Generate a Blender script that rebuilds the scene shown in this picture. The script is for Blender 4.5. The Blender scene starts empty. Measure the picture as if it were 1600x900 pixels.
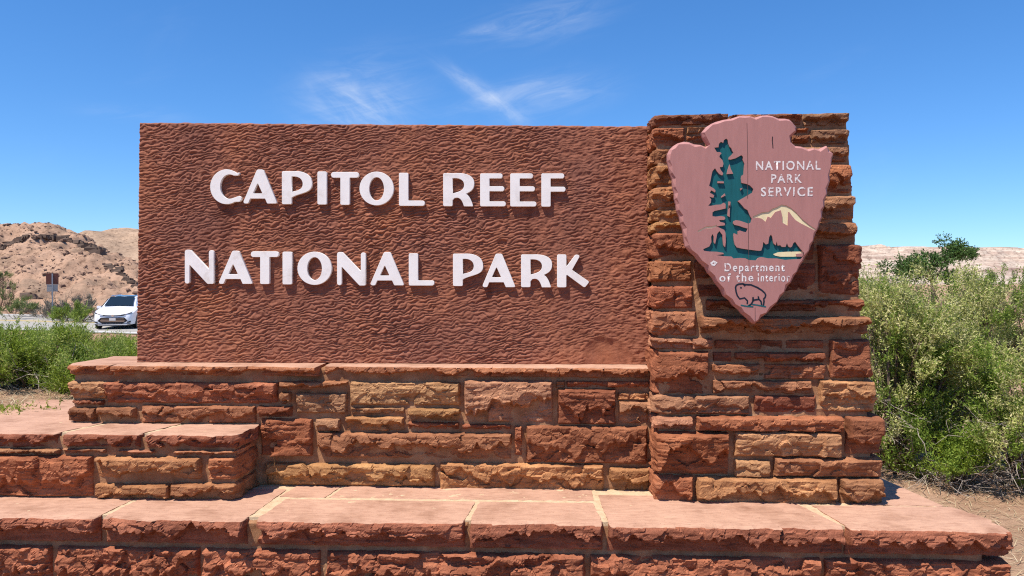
import bpy, math, random
import numpy as np
from mathutils import Vector, Matrix

# ------------------------------------------------------------------ camera, sky, sun, exposure
scene = bpy.context.scene
col = scene.collection
CAM = np.array([0.0, -3.85, 1.55])
FPX, HORIZON = 1155.6, 440.0
PITCH = -math.atan((450 - HORIZON) / FPX)
cam_data = bpy.data.cameras.new('camera')
cam_data.sensor_width = 36; cam_data.lens = 36 * FPX / 1600
cam_data.clip_start = 0.05; cam_data.clip_end = 20000
cam = bpy.data.objects.new('camera', cam_data); col.objects.link(cam)
cam.location = CAM; cam.rotation_euler = (math.pi / 2 + PITCH, 0, 0)
scene.camera = cam

LIGHT = Vector((0.357, 0.32, -1.0)).normalized()          # direction the sunlight travels
sun_el = math.asin(-LIGHT.z); sun_az = math.atan2(-LIGHT.x, -LIGHT.y)
sd = bpy.data.lights.new('sun', 'SUN'); sd.energy = 5.0; sd.angle = math.radians(0.5); sd.color = (1.0, 0.945, 0.865)
sun = bpy.data.objects.new('sun', sd); col.objects.link(sun)
sun.rotation_euler = LIGHT.to_track_quat('-Z', 'Y').to_euler(); sun.location = (-4, -4, 12)

scene.view_settings.view_transform = 'Standard'; scene.view_settings.look = 'None'
scene.view_settings.gamma = 1; scene.view_settings.use_curve_mapping = False
scene.view_settings.exposure = 0.45
scene.cycles.use_denoising = False; scene.cycles.filter_width = 1.15; scene.cycles.max_bounces = 6; scene.cycles.diffuse_bounces = 3

world = bpy.data.worlds.new('World'); scene.world = world; world.use_nodes = True
def build_world():
    nt = world.node_tree; N = nt.nodes; L = nt.links
    for n in list(N): N.remove(n)
    out = N.new('ShaderNodeOutputWorld'); bg = N.new('ShaderNodeBackground'); bg.inputs['Strength'].default_value = 0.085
    L.new(bg.outputs[0], out.inputs[0])
    sky = N.new('ShaderNodeTexSky'); sky.sky_type = 'NISHITA'; sky.sun_disc = False
    sky.sun_elevation = sun_el; sky.sun_rotation = sun_az; sky.altitude = 1700
    sky.air_density = 1.0; sky.dust_density = 0.25; sky.ozone_density = 2.5
    hs = N.new('ShaderNodeHueSaturation'); hs.inputs['Saturation'].default_value = 1.25; hs.inputs['Value'].default_value = 1.0
    gm = N.new('ShaderNodeGamma'); gm.inputs[1].default_value = .8; L.new(sky.outputs[0], hs.inputs['Color']); L.new(hs.outputs[0], gm.inputs[0])
    tint = N.new('ShaderNodeMixRGB'); tint.blend_type = 'MULTIPLY'; tint.inputs[0].default_value = 1; L.new(gm.outputs[0], tint.inputs[1]); tint.inputs[2].default_value = (1.16, 1.62, 2.14, 1)
    def V(x):
        return x
    def math_(op, a, b=None, c=None, clamp=False):
        n = N.new('ShaderNodeMath'); n.operation = op; n.use_clamp = clamp
        for i, s in enumerate((a, b, c)):
            if s is None: continue
            if isinstance(s, (int, float)): n.inputs[i].default_value = s
            else: L.new(s, n.inputs[i])
        return n.outputs[0]
    tc = N.new('ShaderNodeTexCoord'); sep = N.new('ShaderNodeSeparateXYZ'); L.new(tc.outputs['Generated'], sep.inputs[0])
    az = math_('ARCTAN2', sep.outputs[0], sep.outputs[1]); el = math_('ARCSINE', sep.outputs[2])
    # wisps: noise stretched along two wind directions
    def wisp(rot, sx, sy, seed, lo, hi):
        ca, sa = math.cos(rot), math.sin(rot)
        u = math_('ADD', math_('MULTIPLY', az, ca), math_('MULTIPLY', el, sa))
        v = math_('SUBTRACT', math_('MULTIPLY', el, ca), math_('MULTIPLY', az, sa))
        cb = N.new('ShaderNodeCombineXYZ'); L.new(math_('MULTIPLY', u, sx), cb.inputs[0]); L.new(math_('MULTIPLY', v, sy), cb.inputs[1]); cb.inputs[2].default_value = seed
        n = N.new('ShaderNodeTexNoise'); n.inputs['Scale'].default_value = 1; n.inputs['Detail'].default_value = 7; n.inputs['Roughness'].default_value = 0.62; n.inputs['Distortion'].default_value = 0.7
        L.new(cb.outputs[0], n.inputs['Vector'])
        m = N.new('ShaderNodeMapRange'); m.interpolation_type = 'SMOOTHSTEP'; L.new(n.outputs['Fac'], m.inputs[0])
        m.inputs[1].default_value = lo; m.inputs[2].default_value = hi
        return m.outputs[0]
    w1 = wisp(0.22, 10, 52, 3.0, 0.28, 0.92)
    w2 = wisp(-0.55, 12, 36, 7.0, 0.28, 0.92)
    w3 = wisp(0.30, 3, 12, 12.0, 0.55, 0.95)
    def blob(px, py, sx, sy, rot):
        a0 = math.atan((px - 800) / FPX); e0 = math.atan((HORIZON - py) / FPX * math.cos(a0))
        da = math_('SUBTRACT', az, a0); de = math_('SUBTRACT', el, e0)
        ca, sa = math.cos(rot), math.sin(rot)
        u = math_('DIVIDE', math_('ADD', math_('MULTIPLY', da, ca), math_('MULTIPLY', de, sa)), sx / FPX)
        v = math_('DIVIDE', math_('SUBTRACT', math_('MULTIPLY', de, ca), math_('MULTIPLY', da, sa)), sy / FPX)
        r2 = math_('ADD', math_('MULTIPLY', u, u), math_('MULTIPLY', v, v))
        return math_('POWER', 2.718, math_('MULTIPLY', r2, -1))
    terms = [(blob(850, 34, 85, 24, 0.16), w1, .55), (blob(770, 46, 60, 8, 0.25), w1, .45), (blob(565, 172, 70, 38, -0.2), w2, .72), (blob(575, 160, 80, 40, 0.3), w1, .40), (blob(545, 115, 70, 25, 0.4), w1, .30),
             (blob(745, 140, 62, 12, -0.55), w2, .62), (blob(800, 182, 45, 14, -0.6), w2, .6), (blob(780, 150, 75, 12, 0.30), w1, .45), (blob(860, 150, 80, 26, 0.14), w1, .50), (blob(215, 178, 55, 10, 0.0), w1, .28)]
    total = math_('MULTIPLY', w3, 0.06)
    for b, w, k in terms:
        total = math_('ADD', total, math_('MULTIPLY', math_('MULTIPLY', b, w), k * .68))
    total = math_('MULTIPLY', math_('MINIMUM', total, 0.8), math_('GREATER_THAN', el, 0.0))
    mix = N.new('ShaderNodeMixRGB'); L.new(total, mix.inputs[0]); L.new(tint.outputs[0], mix.inputs[1]); mix.inputs[2].default_value = (8.2, 8.6, 9.2, 1)
    L.new(mix.outputs[0], bg.inputs['Color'])
build_world()

# ------------------------------------------------------------------ helpers
YAW = math.radians(2.5)                                   # the monument stands slightly turned, right end nearer
CS, SN = math.cos(YAW), math.sin(YAW)
def to_world(p):  return np.array([p[0] * CS + p[1] * SN, -p[0] * SN + p[1] * CS, p[2]])
def to_local(p):  return np.array([p[0] * CS - p[1] * SN, p[0] * SN + p[1] * CS, p[2]])
def ray(px, py):
    d = np.array([(px - 800) / FPX, 1.0, -(py - 450) / FPX])
    c, s = math.cos(PITCH), math.sin(PITCH)
    return np.array([d[0], d[1] * c - d[2] * s, d[1] * s + d[2] * c])
def on_y(px, py, y):                                      # pixel -> point on the monument plane local y = const
    o, d = to_local(CAM), to_local(ray(px, py)); t = (y - o[1]) / d[1]
    return o + t * d
def on_z(px, py, z):                                      # pixel -> world point on the level z
    d = ray(px, py); return CAM + d * (z - CAM[2]) / d[2]
def at_dist(px, py, D):                                   # pixel -> world point D metres ahead of the camera
    d = ray(px, py); return CAM + d * D / d[1]

class Noise:
    def __init__(s, seed):
        r = np.random.RandomState(seed); s.p = np.tile(r.permutation(256), 3)
        g = r.normal(size=(256, 3)); s.g = g / np.linalg.norm(g, axis=1)[:, None]
    def __call__(s, P):
        P = np.asarray(P, float); i = np.floor(P).astype(int); f = P - i; i &= 255
        w = f * f * f * (f * (f * 6 - 15) + 10); out = 0
        for a in (0, 1):
            for b in (0, 1):
                for c in (0, 1):
                    h = s.p[s.p[s.p[i[:, 0] + a] + ((i[:, 1] + b) & 255)] + ((i[:, 2] + c) & 255)]
                    dv = (s.g[h] * (f - np.array([a, b, c]))).sum(1)
                    wt = (w[:, 0] if a else 1 - w[:, 0]) * (w[:, 1] if b else 1 - w[:, 1]) * (w[:, 2] if c else 1 - w[:, 2])
                    out = out + dv * wt
        return out * 1.6
    def fbm(s, P, o=4, gain=.5):
        P = np.asarray(P, float); t = 0; a = 1
        for k in range(o): t = t + a * s(P * 2 ** k + 17.3 * k); a *= gain
        return t
    def ridge(s, P, o=4):
        P = np.asarray(P, float); t = 0; a = 1
        for k in range(o): t = t + a * (0.5 - np.abs(s(P * 2 ** k + 9.1 * k))); a *= .5
        return t
NZ = Noise(5)

def mesh(name, V, F, smooth=True, mats=(), fm=None):
    me = bpy.data.meshes.new(name); V = np.asarray(V, np.float32)
    faces = F if isinstance(F, list) else [F]
    idx = np.concatenate([np.asarray(f, np.int32).ravel() for f in faces])
    tot = np.concatenate([np.full(len(f), np.asarray(f).shape[1], np.int32) for f in faces])
    st = np.concatenate([[0], np.cumsum(tot)[:-1]]).astype(np.int32)
    me.vertices.add(len(V)); me.vertices.foreach_set('co', V.ravel())
    me.loops.add(len(idx)); me.loops.foreach_set('vertex_index', idx)
    me.polygons.add(len(tot)); me.polygons.foreach_set('loop_start', st)
    me.polygons.foreach_set('use_smooth', np.full(len(tot), smooth))
    for m in mats: me.materials.append(m)
    if fm is not None: me.polygons.foreach_set('material_index', np.asarray(fm, np.int32))
    me.update(calc_edges=True); me.validate()
    return me
def link(name, me, parent=None, loc=None, color=None):
    o = bpy.data.objects.new(name, me); col.objects.link(o)
    if parent is not None: o.parent = parent
    if loc is not None: o.location = loc
    if color is not None: o.color = (*color, 1)
    return o
def tag(o, label, cat, group=None):
    o['label'] = label; o['category'] = cat
    if group: o['group'] = group
    return o
def thing(name, label, cat, loc=(0, 0, 0), rz=0, group=None):
    o = bpy.data.objects.new(name, None); col.objects.link(o); o.location = loc; o.rotation_euler = (0, 0, rz); o.empty_display_size = .1
    return tag(o, label, cat, group)
def structure(o): o['kind'] = 'structure'; return o
def stuff(o): o['kind'] = 'stuff'; return o

class Geo:                                                # collects simple shapes into one mesh
    def __init__(s): s.v = []; s.f = []
    def add(s, V, F):
        n = len(s.v); s.v += [tuple(map(float, p)) for p in V]; s.f += [tuple(i + n for i in f) for f in F]; return s
    def box(s, a, b):
        x0, y0, z0 = a; x1, y1, z1 = b
        return s.add([(x0, y0, z0), (x1, y0, z0), (x1, y1, z0), (x0, y1, z0), (x0, y0, z1), (x1, y0, z1), (x1, y1, z1), (x0, y1, z1)],
                     [(0, 3, 2, 1), (4, 5, 6, 7), (0, 1, 5, 4), (1, 2, 6, 5), (2, 3, 7, 6), (3, 0, 4, 7)])
    def tube(s, P, R, n=5, cap=True):
        P = [np.array(p, float) for p in P]; k0 = len(s.v); prev = None
        for i, p in enumerate(P):
            t = P[min(i + 1, len(P) - 1)] - P[max(i - 1, 0)]; t = t / (np.linalg.norm(t) + 1e-9)
            ref = np.array([0, 0, 1.]) if abs(t[2]) < .9 else np.array([1., 0, 0])
            a = np.cross(t, ref); a /= np.linalg.norm(a); b = np.cross(t, a); r = R[i] if hasattr(R, '__len__') else R
            for k in range(n):
                q = 2 * math.pi * k / n; s.v.append(tuple(p + r * (math.cos(q) * a + math.sin(q) * b)))
        for i in range(len(P) - 1):
            for k in range(n):
                A = k0 + i * n + k; B = k0 + i * n + (k + 1) % n; s.f.append((A, A + n, B + n, B))
        if cap:
            s.f.append(tuple(k0 + k for k in range(n))); s.f.append(tuple(k0 + (len(P) - 1) * n + k for k in reversed(range(n))))
        return s
    def build(s, name, mat, parent=None, loc=None, smooth=False, color=None):
        me = bpy.data.meshes.new(name); me.from_pydata(s.v, [], s.f); me.materials.append(mat)
        if smooth: me.polygons.foreach_set('use_smooth', [True] * len(me.polygons))
        me.update(); return link(name, me, parent, loc, color)

# ------------------------------------------------------------------ materials
class Mat:
    def __init__(s, name, rough=.9, spec=.25):
        s.m = bpy.data.materials.new(name); s.m.use_nodes = True; s.nt = s.m.node_tree; s.b = s.nt.nodes['Principled BSDF']
        s.b.inputs['Roughness'].default_value = rough; s.b.inputs['Specular IOR Level'].default_value = spec
        s.pos = None
    def n(s, t, **kw):
        x = s.nt.nodes.new(t)
        for k, v in kw.items(): setattr(x, k, v)
        return x
    def l(s, a, b): s.nt.links.new(a, b)
    def P(s, sc=(1, 1, 1), rot=(0, 0, 0)):
        g = s.n('ShaderNodeNewGeometry'); m = s.n('ShaderNodeMapping'); m.inputs['Scale'].default_value = sc; m.inputs['Rotation'].default_value = rot
        s.l(g.outputs['Position'], m.inputs[0]); return m.outputs[0]
    def noise(s, scale, detail=5, rough=.6, sc=(1, 1, 1), dist=0, rot=(0, 0, 0)):
        x = s.n('ShaderNodeTexNoise'); x.inputs['Scale'].default_value = scale; x.inputs['Detail'].default_value = detail
        x.inputs['Roughness'].default_value = rough; x.inputs['Distortion'].default_value = dist; s.l(s.P(sc, rot), x.inputs['Vector']); return x.outputs['Fac']
    def ramp(s, fac, stops):
        r = s.n('ShaderNodeValToRGB'); e = r.color_ramp.elements
        while len(e) < len(stops): e.new(.5)
        for k, (p, c) in enumerate(stops): e[k].position = p; e[k].color = (*c, 1) if len(c) == 3 else c
        s.l(fac, r.inputs[0]); return r.outputs[0]
    def mix(s, fac, a, b, mode='MIX'):
        x = s.n('ShaderNodeMixRGB', blend_type=mode)
        for i, v in ((0, fac), (1, a), (2, b)):
            if isinstance(v, (int, float)): x.inputs[i].default_value = v
            elif isinstance(v, tuple): x.inputs[i].default_value = (*v, 1)
            else: s.l(v, x.inputs[i])
        return x.outputs[0]
    def color(s, c):
        if isinstance(c, tuple): s.b.inputs['Base Color'].default_value = (*c, 1)
        else: s.l(c, s.b.inputs['Base Color'])
        return s
    def bump(s, h, strength=.5, dist=.005):
        b = s.n('ShaderNodeBump'); b.inputs['Strength'].default_value = strength; b.inputs['Distance'].default_value = dist
        s.l(h, b.inputs['Height']); s.l(b.outputs[0], s.b.inputs['Normal']); return s

def plain(name, c, rough=.6, metal=0, spec=.4):
    m = Mat(name, rough, spec); m.color(c); m.b.inputs['Metallic'].default_value = metal; return m.m

def sandstone():
    m = Mat('sandstone_rockface', .95, .15); oi = m.n('ShaderNodeObjectInfo')
    big = m.ramp(m.noise(9, 4, .6), [(.3, (.70, .66, .64)), (.55, (1, 1, 1)), (.75, (1.25, 1.3, 1.3))])
    bed = m.ramp(m.noise(16, 5, .65, sc=(.35, .35, 4), dist=.4), [(.32, (.66, .60, .58)), (.5, (1, 1, 1)), (.7, (1.18, 1.2, 1.15))])
    fine = m.ramp(m.noise(170, 4, .7), [(.3, (.72, .70, .70)), (.55, (1, 1, 1)), (.8, (1.3, 1.3, 1.3))])
    c = m.mix(1, m.mix(1, m.mix(1, oi.outputs['Color'], big, 'MULTIPLY'), bed, 'MULTIPLY'), fine, 'MULTIPLY')
    pale = m.ramp(m.noise(14, 6, .7), [(.62, (0, 0, 0)), (.74, (1, 1, 1))])
    c = m.mix(m.mix(1, pale, (.35, .35, .35), 'MULTIPLY'), c, (.42, .25, .16))
    m.color(c)
    h = m.mix(.55, m.noise(85, 8, .80, sc=(.6, .6, 1.8), dist=.3), m.noise(260, 5, .8))
    m.bump(h, .9, .0075); return m.m
def sawn():
    m = Mat('sandstone_sawn_top', .9, .2); oi = m.n('ShaderNodeObjectInfo')
    big = m.ramp(m.noise(5, 5, .6), [(.28, (.70, .64, .60)), (.48, (1, 1, 1)), (.75, (1.12, 1.15, 1.16))])
    scr = m.ramp(m.noise(22, 5, .65, sc=(.6, 2.0, 1), dist=.6, rot=(0, 0, .12)), [(.34, (.84, .80, .78)), (.5, (1, 1, 1)), (.68, (1.10, 1.12, 1.10))])
    spk = m.ramp(m.noise(120, 3, .7), [(.30, (.45, .38, .33)), (.37, (1, 1, 1)), (.8, (1.08, 1.08, 1.08))])
    c = m.mix(1, m.mix(1, m.mix(1, (.44, .252, .170), big, 'MULTIPLY'), scr, 'MULTIPLY'), spk, 'MULTIPLY')
    m.color(c); m.bump(m.mix(.5, m.noise(60, 5, .6, sc=(.3, 2.5, 1), rot=(0, 0, .12)), m.noise(200, 3, .6)), .45, .004); return m.m
def mortar_mat():
    m = Mat('mortar', .95, .1)
    c = m.ramp(m.noise(12, 6, .65), [(.3, (.26, .12, .056)), (.5, (.36, .185, .095)), (.72, (.46, .27, .145))])
    m.color(m.mix(1, c, m.ramp(m.noise(240, 3, .7), [(.3, (.75, .75, .75)), (.7, (1.15, 1.15, 1.15))]), 'MULTIPLY')); m.bump(m.mix(.5, m.noise(40, 4), m.noise(250, 4, .7)), .7, .006); return m.m
def pale_mortar():
    m = Mat('pale_joint_mortar', .95, .1)
    m.color(m.ramp(m.noise(30, 6, .65), [(.3, (.46, .31, .185)), (.6, (.58, .43, .27))])); m.bump(m.mix(.5, m.noise(60, 4), m.noise(250, 4, .7)), .8, .006); return m.m
def panel_mat():
    m = Mat('carved_sandstone', .9, .2)
    c = m.ramp(m.noise(2.2, 5, .6), [(.3, (.225, .090, .060)), (.5, (.275, .104, .062)), (.68, (.335, .124, .064))])
    c = m.mix(1, c, m.ramp(m.noise(30, 5, .7), [(.28, (.72, .68, .66)), (.5, (1, 1, 1)), (.75, (1.2, 1.22, 1.22))]), 'MULTIPLY')
    stain = m.ramp(m.noise(3.2, 6, .7, sc=(1.6, 1, .8), dist=.6), [(.30, (.62, .56, .55)), (.46, (1, 1, 1)), (.70, (1.08, 1.06, 1.0))]); c = m.mix(1, c, stain, 'MULTIPLY')
    chip = m.ramp(m.noise(8, 5, .75, dist=.8), [(.69, (0, 0, 0)), (.73, (.6, .6, .6))])
    c = m.mix(chip, c, (.46, .19, .09))
    c = m.mix(1, c, m.ramp(m.noise(300, 3, .7), [(.3, (.8, .8, .8)), (.7, (1.15, 1.15, 1.15))]), 'MULTIPLY')
    m.color(c); m.bump(m.noise(180, 5, .7), .5, .003); return m.m
def paint(name, c, var=.08, rough=.55):
    m = Mat(name, rough, .3); a = tuple(x * (1 - var * 1.6) for x in c); b = tuple(min(1, x * (1 + var)) for x in c)
    m.color(m.ramp(m.noise(18, 6, .65, sc=(3, 3, .5)), [(.3, a), (.65, b)])); m.bump(m.noise(90, 4, .6, sc=(4, 4, .6)), .15, .002); return m.m
def worn_shaded_white():
    m = Mat('worn_shaded_white_paint', .6, .3); m.color(m.ramp(m.noise(70, 5, .7), [(.40, (.38, .18, .16)), (.46, (.78, .72, .68))])); return m.m  # pink breaks stand for worn paint and for shade inside the carved strokes
def soil():
    m = Mat('red_sandy_soil', 1, .05)
    c = m.ramp(m.noise(1.3, 7, .65), [(.3, (.30, .175, .105)), (.5, (.38, .235, .15)), (.7, (.44, .29, .19))])
    c = m.mix(1, c, m.ramp(m.noise(60, 5, .75), [(.3, (.62, .6, .58)), (.5, (1, 1, 1)), (.75, (1.25, 1.25, 1.25))]), 'MULTIPLY')
    m.color(c); m.bump(m.mix(.5, m.noise(14, 6, .7), m.noise(120, 4, .7)), .8, .03); return m.m
def hill_mat(name, stops, sc=.06, strata=None):
    m = Mat(name, 1, .05); c = m.ramp(m.noise(sc, 8, .68, dist=.4), stops)
    if strata:
        c = m.mix(.75, c, m.ramp(m.noise(strata[0], 6, .6, sc=(.06, .06, 1), dist=.3), strata[1]))
    c = m.mix(1, c, m.ramp(m.noise(sc * 14, 6, .8), [(.34, (.36, .32, .31)), (.47, (.95, .95, .95)), (.72, (1.25, 1.25, 1.25))]), 'MULTIPLY')
    m.color(c); m.bump(m.noise(sc * 9, 8, .75), 1, .12 / sc * .1); return m.m
def asphalt():
    m = Mat('weathered_asphalt', .9, .2); m.color(m.ramp(m.noise(3, 7, .7), [(.3, (.29, .265, .23)), (.7, (.38, .35, .305))])); return m.m
def leaf(name, stops, trans=.3):
    m = Mat(name, .6, .25); g = m.n('ShaderNodeNewGeometry'); c = m.ramp(g.outputs['Random Per Island'], stops); m.color(c)
    c = m.mix(1, c, m.ramp(m.noise(5, 3, .5), [(.3, (.7, .72, .7)), (.7, (1.2, 1.18, 1.15))]), 'MULTIPLY'); m.color(c)
    t = m.n('ShaderNodeBsdfTranslucent'); m.l(c, t.inputs[0]); x = m.n('ShaderNodeMixShader'); x.inputs[0].default_value = trans
    o = m.nt.nodes['Material Output']; m.l(m.b.outputs[0], x.inputs[1]); m.l(t.outputs[0], x.inputs[2]); m.l(x.outputs[0], o.inputs[0]); return m.m
def bark(name, a, b):
    m = Mat(name, .95, .1); m.color(m.ramp(m.noise(40, 5, .7), [(.3, a), (.7, b)])); return m.m

M_STONE, M_SAWN, M_MORTAR, M_PALE, M_PANEL = sandstone(), sawn(), mortar_mat(), pale_mortar(), panel_mat()
M_SOIL = soil()
C = dict(d=(.27, .076, .040), r=(.38, .118, .056), b=(.40, .158, .076), t=(.52, .255, .118), o=(.45, .198, .082), g=(.36, .172, .092), p=(.48, .205, .120), k=(.22, .075, .042))

# ------------------------------------------------------------------ ground, road, hills
def smooth(a, b, x): t = np.clip((x - a) / (b - a), 0, 1); return t * t * (3 - 2 * t)
def ground_z(X, Y):
    X = np.asarray(X, float); Y = np.asarray(Y, float)
    side = smooth(-2.6, 1.6, X)                            # the bank behind the sign is higher on the left
    near = .77 * (1 - side) + .12 * side
    z = near * smooth(-.45, .35, Y + np.maximum(0, X - 2.0) * .9)
    fall = smooth(5, 26, Y); z = z * (1 - fall) - 1.03 * fall
    wild = smooth(1.0, 4, np.abs(X) + np.maximum(Y, 0))
    P = np.stack([X, Y, X * 0], -1).reshape(-1, 3)
    n = NZ.fbm(P * .5, 4).reshape(X.shape)
    flat = smooth(24, 30, Y) * (1 - smooth(48, 60, Y))
    z = z + n * .06 * wild * (1 - flat) * smooth(-1.0, -.2, Y) + smooth(60, 110, Y) * smooth(30, -60, X) * 1.2
    r = np.hypot(X, Y); z = z - smooth(60, 400, r) * smooth(-40, 30, X) * 3.0
    return z
def build_ground():
    nr, na = 330, 384; r = .4 * (7000 / .4) ** (np.arange(nr) / (nr - 1)); a = 2 * math.pi * np.arange(na) / na
    R, A = np.meshgrid(r, a, indexing='ij'); X = R * np.sin(A); Y = R * np.cos(A) - 1.0
    V = np.stack([X, Y, ground_z(X, Y)], -1).reshape(-1, 3)
    i = np.arange(nr - 1)[:, None]; j = np.arange(na)[None]; j2 = (j + 1) % na
    F = np.stack(np.broadcast_arrays(i * na + j, i * na + j2, (i + 1) * na + j2, (i + 1) * na + j), -1).reshape(-1, 4)
    V = np.vstack([V, [[0, -1.0, 0]]]); cidx = len(V) - 1
    T = np.stack([np.full(na, cidx), np.roll(np.arange(na), -1), np.arange(na)], -1)
    structure(link('ground', mesh('ground', V, [F, T], True, [M_SOIL])))
build_ground()

def strip(name, A, B, off0, off1, z, mat, n=40, parent=None):
    A = np.array(A, float); B = np.array(B, float); d = B - A; d /= np.linalg.norm(d); nrm = np.array([-d[1], d[0]])
    if nrm[1] < 0: nrm = -nrm
    V = []
    for k in range(n + 1):
        p = A + (B - A) * k / n
        for o in (off0, off1): V.append((*(p + nrm * o), z))
    F = [(2 * k, 2 * k + 1, 2 * k + 3, 2 * k + 2) for k in range(n)]
    return link(name, mesh(name, V, np.array(F), True, [mat]), parent)
structure(link('added_bounce_ground', mesh('added_bounce_ground', [(-30, -45, .02), (30, -45, .02), (30, -1.15, .02), (-30, -1.15, .02)], np.array([[0, 1, 2, 3]]), False, [hill_mat('red_bounce_ground', [(.3, (.19, .085, .034)), (.7, (.25, .115, .048))], 2.0)])))  # unseen ground sheet added to set the reddish light bounced onto the sign
RA, RB = (30, 14.2), (-110, 65.6)                          # near edge of the road
M_WHITE_LINE = plain('white_road_paint', (.72, .70, .66), .8); M_YELLOW_LINE = plain('yellow_road_paint', (.62, .42, .08), .8)
structure(strip('road', RA, RB, 0, 13.5, -.975, asphalt()))
structure(strip('road_edge_line', RA, RB, .5, .72, -.970, M_WHITE_LINE))
structure(strip('road_edge_line', RA, RB, 12.6, 12.8, -.970, M_WHITE_LINE))
structure(strip('road_centre_line', RA, RB, 6.3, 6.5, -.970, M_YELLOW_LINE))
structure(strip('road_centre_line', RA, RB, 6.75, 6.95, -.970, M_YELLOW_LINE))

M_HILL = hill_mat('talus_slope', [(.30, (.16, .11, .08)), (.40, (.26, .175, .12)), (.52, (.36, .225, .15)), (.66, (.39, .25, .172)), (.78, (.45, .325, .225))], .10)
M_HILL2 = hill_mat('pale_hill', [(.3, (.24, .165, .115)), (.5, (.38, .26, .175)), (.72, (.45, .32, .22))], .06)
M_MESA = hill_mat('banded_mesa', [(.3, (.36, .24, .18)), (.5, (.46, .33, .25)), (.7, (.60, .50, .40))], .006, (.085, [(.3, (.19, .125, .10)), (.42, (.32, .225, .175)), (.52, (.52, .44, .35)), (.6, (.33, .235, .185)), (.75, (.43, .335, .265))]))
M_ROCK = plain('dark_boulder', (.17, .10, .07), .95)
def grid_mesh(name, xs, ys, zf, mat):
    X, Y = np.meshgrid(xs, ys); Z = zf(X, Y); V = np.stack([X, Y, Z], -1).reshape(-1, 3); nx, ny = len(xs), len(ys)
    i = np.arange(ny - 1)[:, None]; j = np.arange(nx - 1)[None]
    F = np.stack([i * nx + j, i * nx + j + 1, (i + 1) * nx + j + 1, (i + 1) * nx + j], -1).reshape(-1, 4)
    return structure(link(name, mesh(name, V, F, True, [mat])))
def hill_front(X, Y):
    # talus cone: crest near x=-78, falling steeply to the right, gently to the left, rock band near the crest
    u = X + 77 + (Y - 118) * .55
    crest = 10.3 - np.where(u > 0, np.maximum(0, u - 3) * .50 + smooth(0, 3, u) * .4, -u * .035)
    s = (118 - Y)
    front = 12.5 - np.maximum(0, s) * .36 - np.maximum(0, -s) * .5
    h = -np.log(np.exp(-np.clip(crest, -20, 40)) + np.exp(-np.clip(front, -20, 40)))
    P = np.stack([X, Y, X * 0], -1).reshape(-1, 3)
    gul = NZ.ridge(P * np.array([.11, .045, 1]), 4).reshape(X.shape); f = NZ.fbm(P * .3 + 4, 5).reshape(X.shape)
    h = h - gul * 1.3 + f * .55 + .3 + .18 * NZ.fbm(P * 1.1, 3).reshape(X.shape)
    band = smooth(7.2, 7.7, h) * .9 - smooth(4.4, 4.7, h) * .0
    h = h + band * .7 + .25 * np.round(f * 2)
    return np.maximum(h, -3)
grid_mesh('hill', np.linspace(-150, -20, 330), np.linspace(76, 150, 200), hill_front, M_HILL)
def hill_back(X, Y):
    P = np.stack([X, Y, X * 0], -1).reshape(-1, 3); f = NZ.fbm(P * .035, 5).reshape(X.shape); g = NZ.ridge(P * .06 + 3, 4).reshape(X.shape)
    crest = 19.8 + 1.6 * np.exp(-((X + 140) / 14) ** 2) - .9 * np.exp(-((X + 168) / 10) ** 2) - smooth(-110, 10, X) * 20 - smooth(-190, -420, X) * 6
    t = smooth(165, 262, Y) * (1 - smooth(275, 380, Y) * .8)
    h = crest * t - 2 + f * 1.6 * t - g * 2.4 * t + .4
    return h + .5 * np.round(f * 3) * t
grid_mesh('hill', np.linspace(-420, 30, 300), np.linspace(150, 390, 150), hill_back, M_HILL2)
def mesa(X, Y):
    P = np.stack([X, Y, X * 0], -1).reshape(-1, 3); f = NZ.fbm(P * .0022, 6).reshape(X.shape); g = NZ.ridge(P * .006 + 5, 5).reshape(X.shape)
    t = np.clip((Y - 1350 - f * 120 - g * 90) / 1000, 0, 1)
    steps = 0.0
    for c, w, a in ((.12, .10, 22), (.34, .03, 20), (.52, .05, 20), (.68, .02, 24), (.84, .03, 22), (.95, .008, 12)):
        steps = steps + a * smooth(c - w, c + w, t)
    tilt = np.clip((X - 1000) * -.004, -5, 12)
    butte = 9 * smooth(20, 4, np.abs(X - 1175)) * smooth(.94, .97, t)
    return -6 + steps * .93 + t * 8 + f * 4 - g * 3 * (1 - t) + tilt * t + butte
grid_mesh('mesa', np.linspace(100, 3600, 420), np.concatenate([np.linspace(1150, 2500, 260), np.linspace(2520, 4200, 20)]), mesa, M_MESA)

def rocks_on(name, zf, n, xr, yr, s0, s1, mat, seed, zmin=-1):
    r = np.random.RandomState(seed); base = np.array([(-1, -1, -.5), (1, -1, -.6), (1, 1, -.5), (-1, 1, -.6), (-.7, -.6, .5), (.6, -.8, .7), (.8, .5, .4), (-.6, .7, .6)])
    Fb = np.array([(0, 3, 2, 1), (4, 5, 6, 7), (0, 1, 5, 4), (1, 2, 6, 5), (2, 3, 7, 6), (3, 0, 4, 7)])
    X = r.uniform(*xr, n); Y = r.uniform(*yr, n); Z = zf(X[None], Y[None])[0]
    VV, FF = [], []
    for k in range(n):
        if Z[k] < zmin: continue
        s = s0 * (s1 / s0) ** (r.rand() ** 2.2); a = r.rand() * 6.28; b = base * (1 + r.uniform(-.35, .35, base.shape)) * s * np.array([1.3, 1, .8])
        b = np.stack([b[:, 0] * math.cos(a) - b[:, 1] * math.sin(a), b[:, 0] * math.sin(a) + b[:, 1] * math.cos(a), b[:, 2]], -1)
        FF.append(Fb + 8 * len(VV)); VV.append(b + [X[k], Y[k], Z[k] + .1 * s])
    o = link(name, mesh(name, np.vstack(VV), np.vstack(FF), False, [mat])); stuff(o); return o
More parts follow.
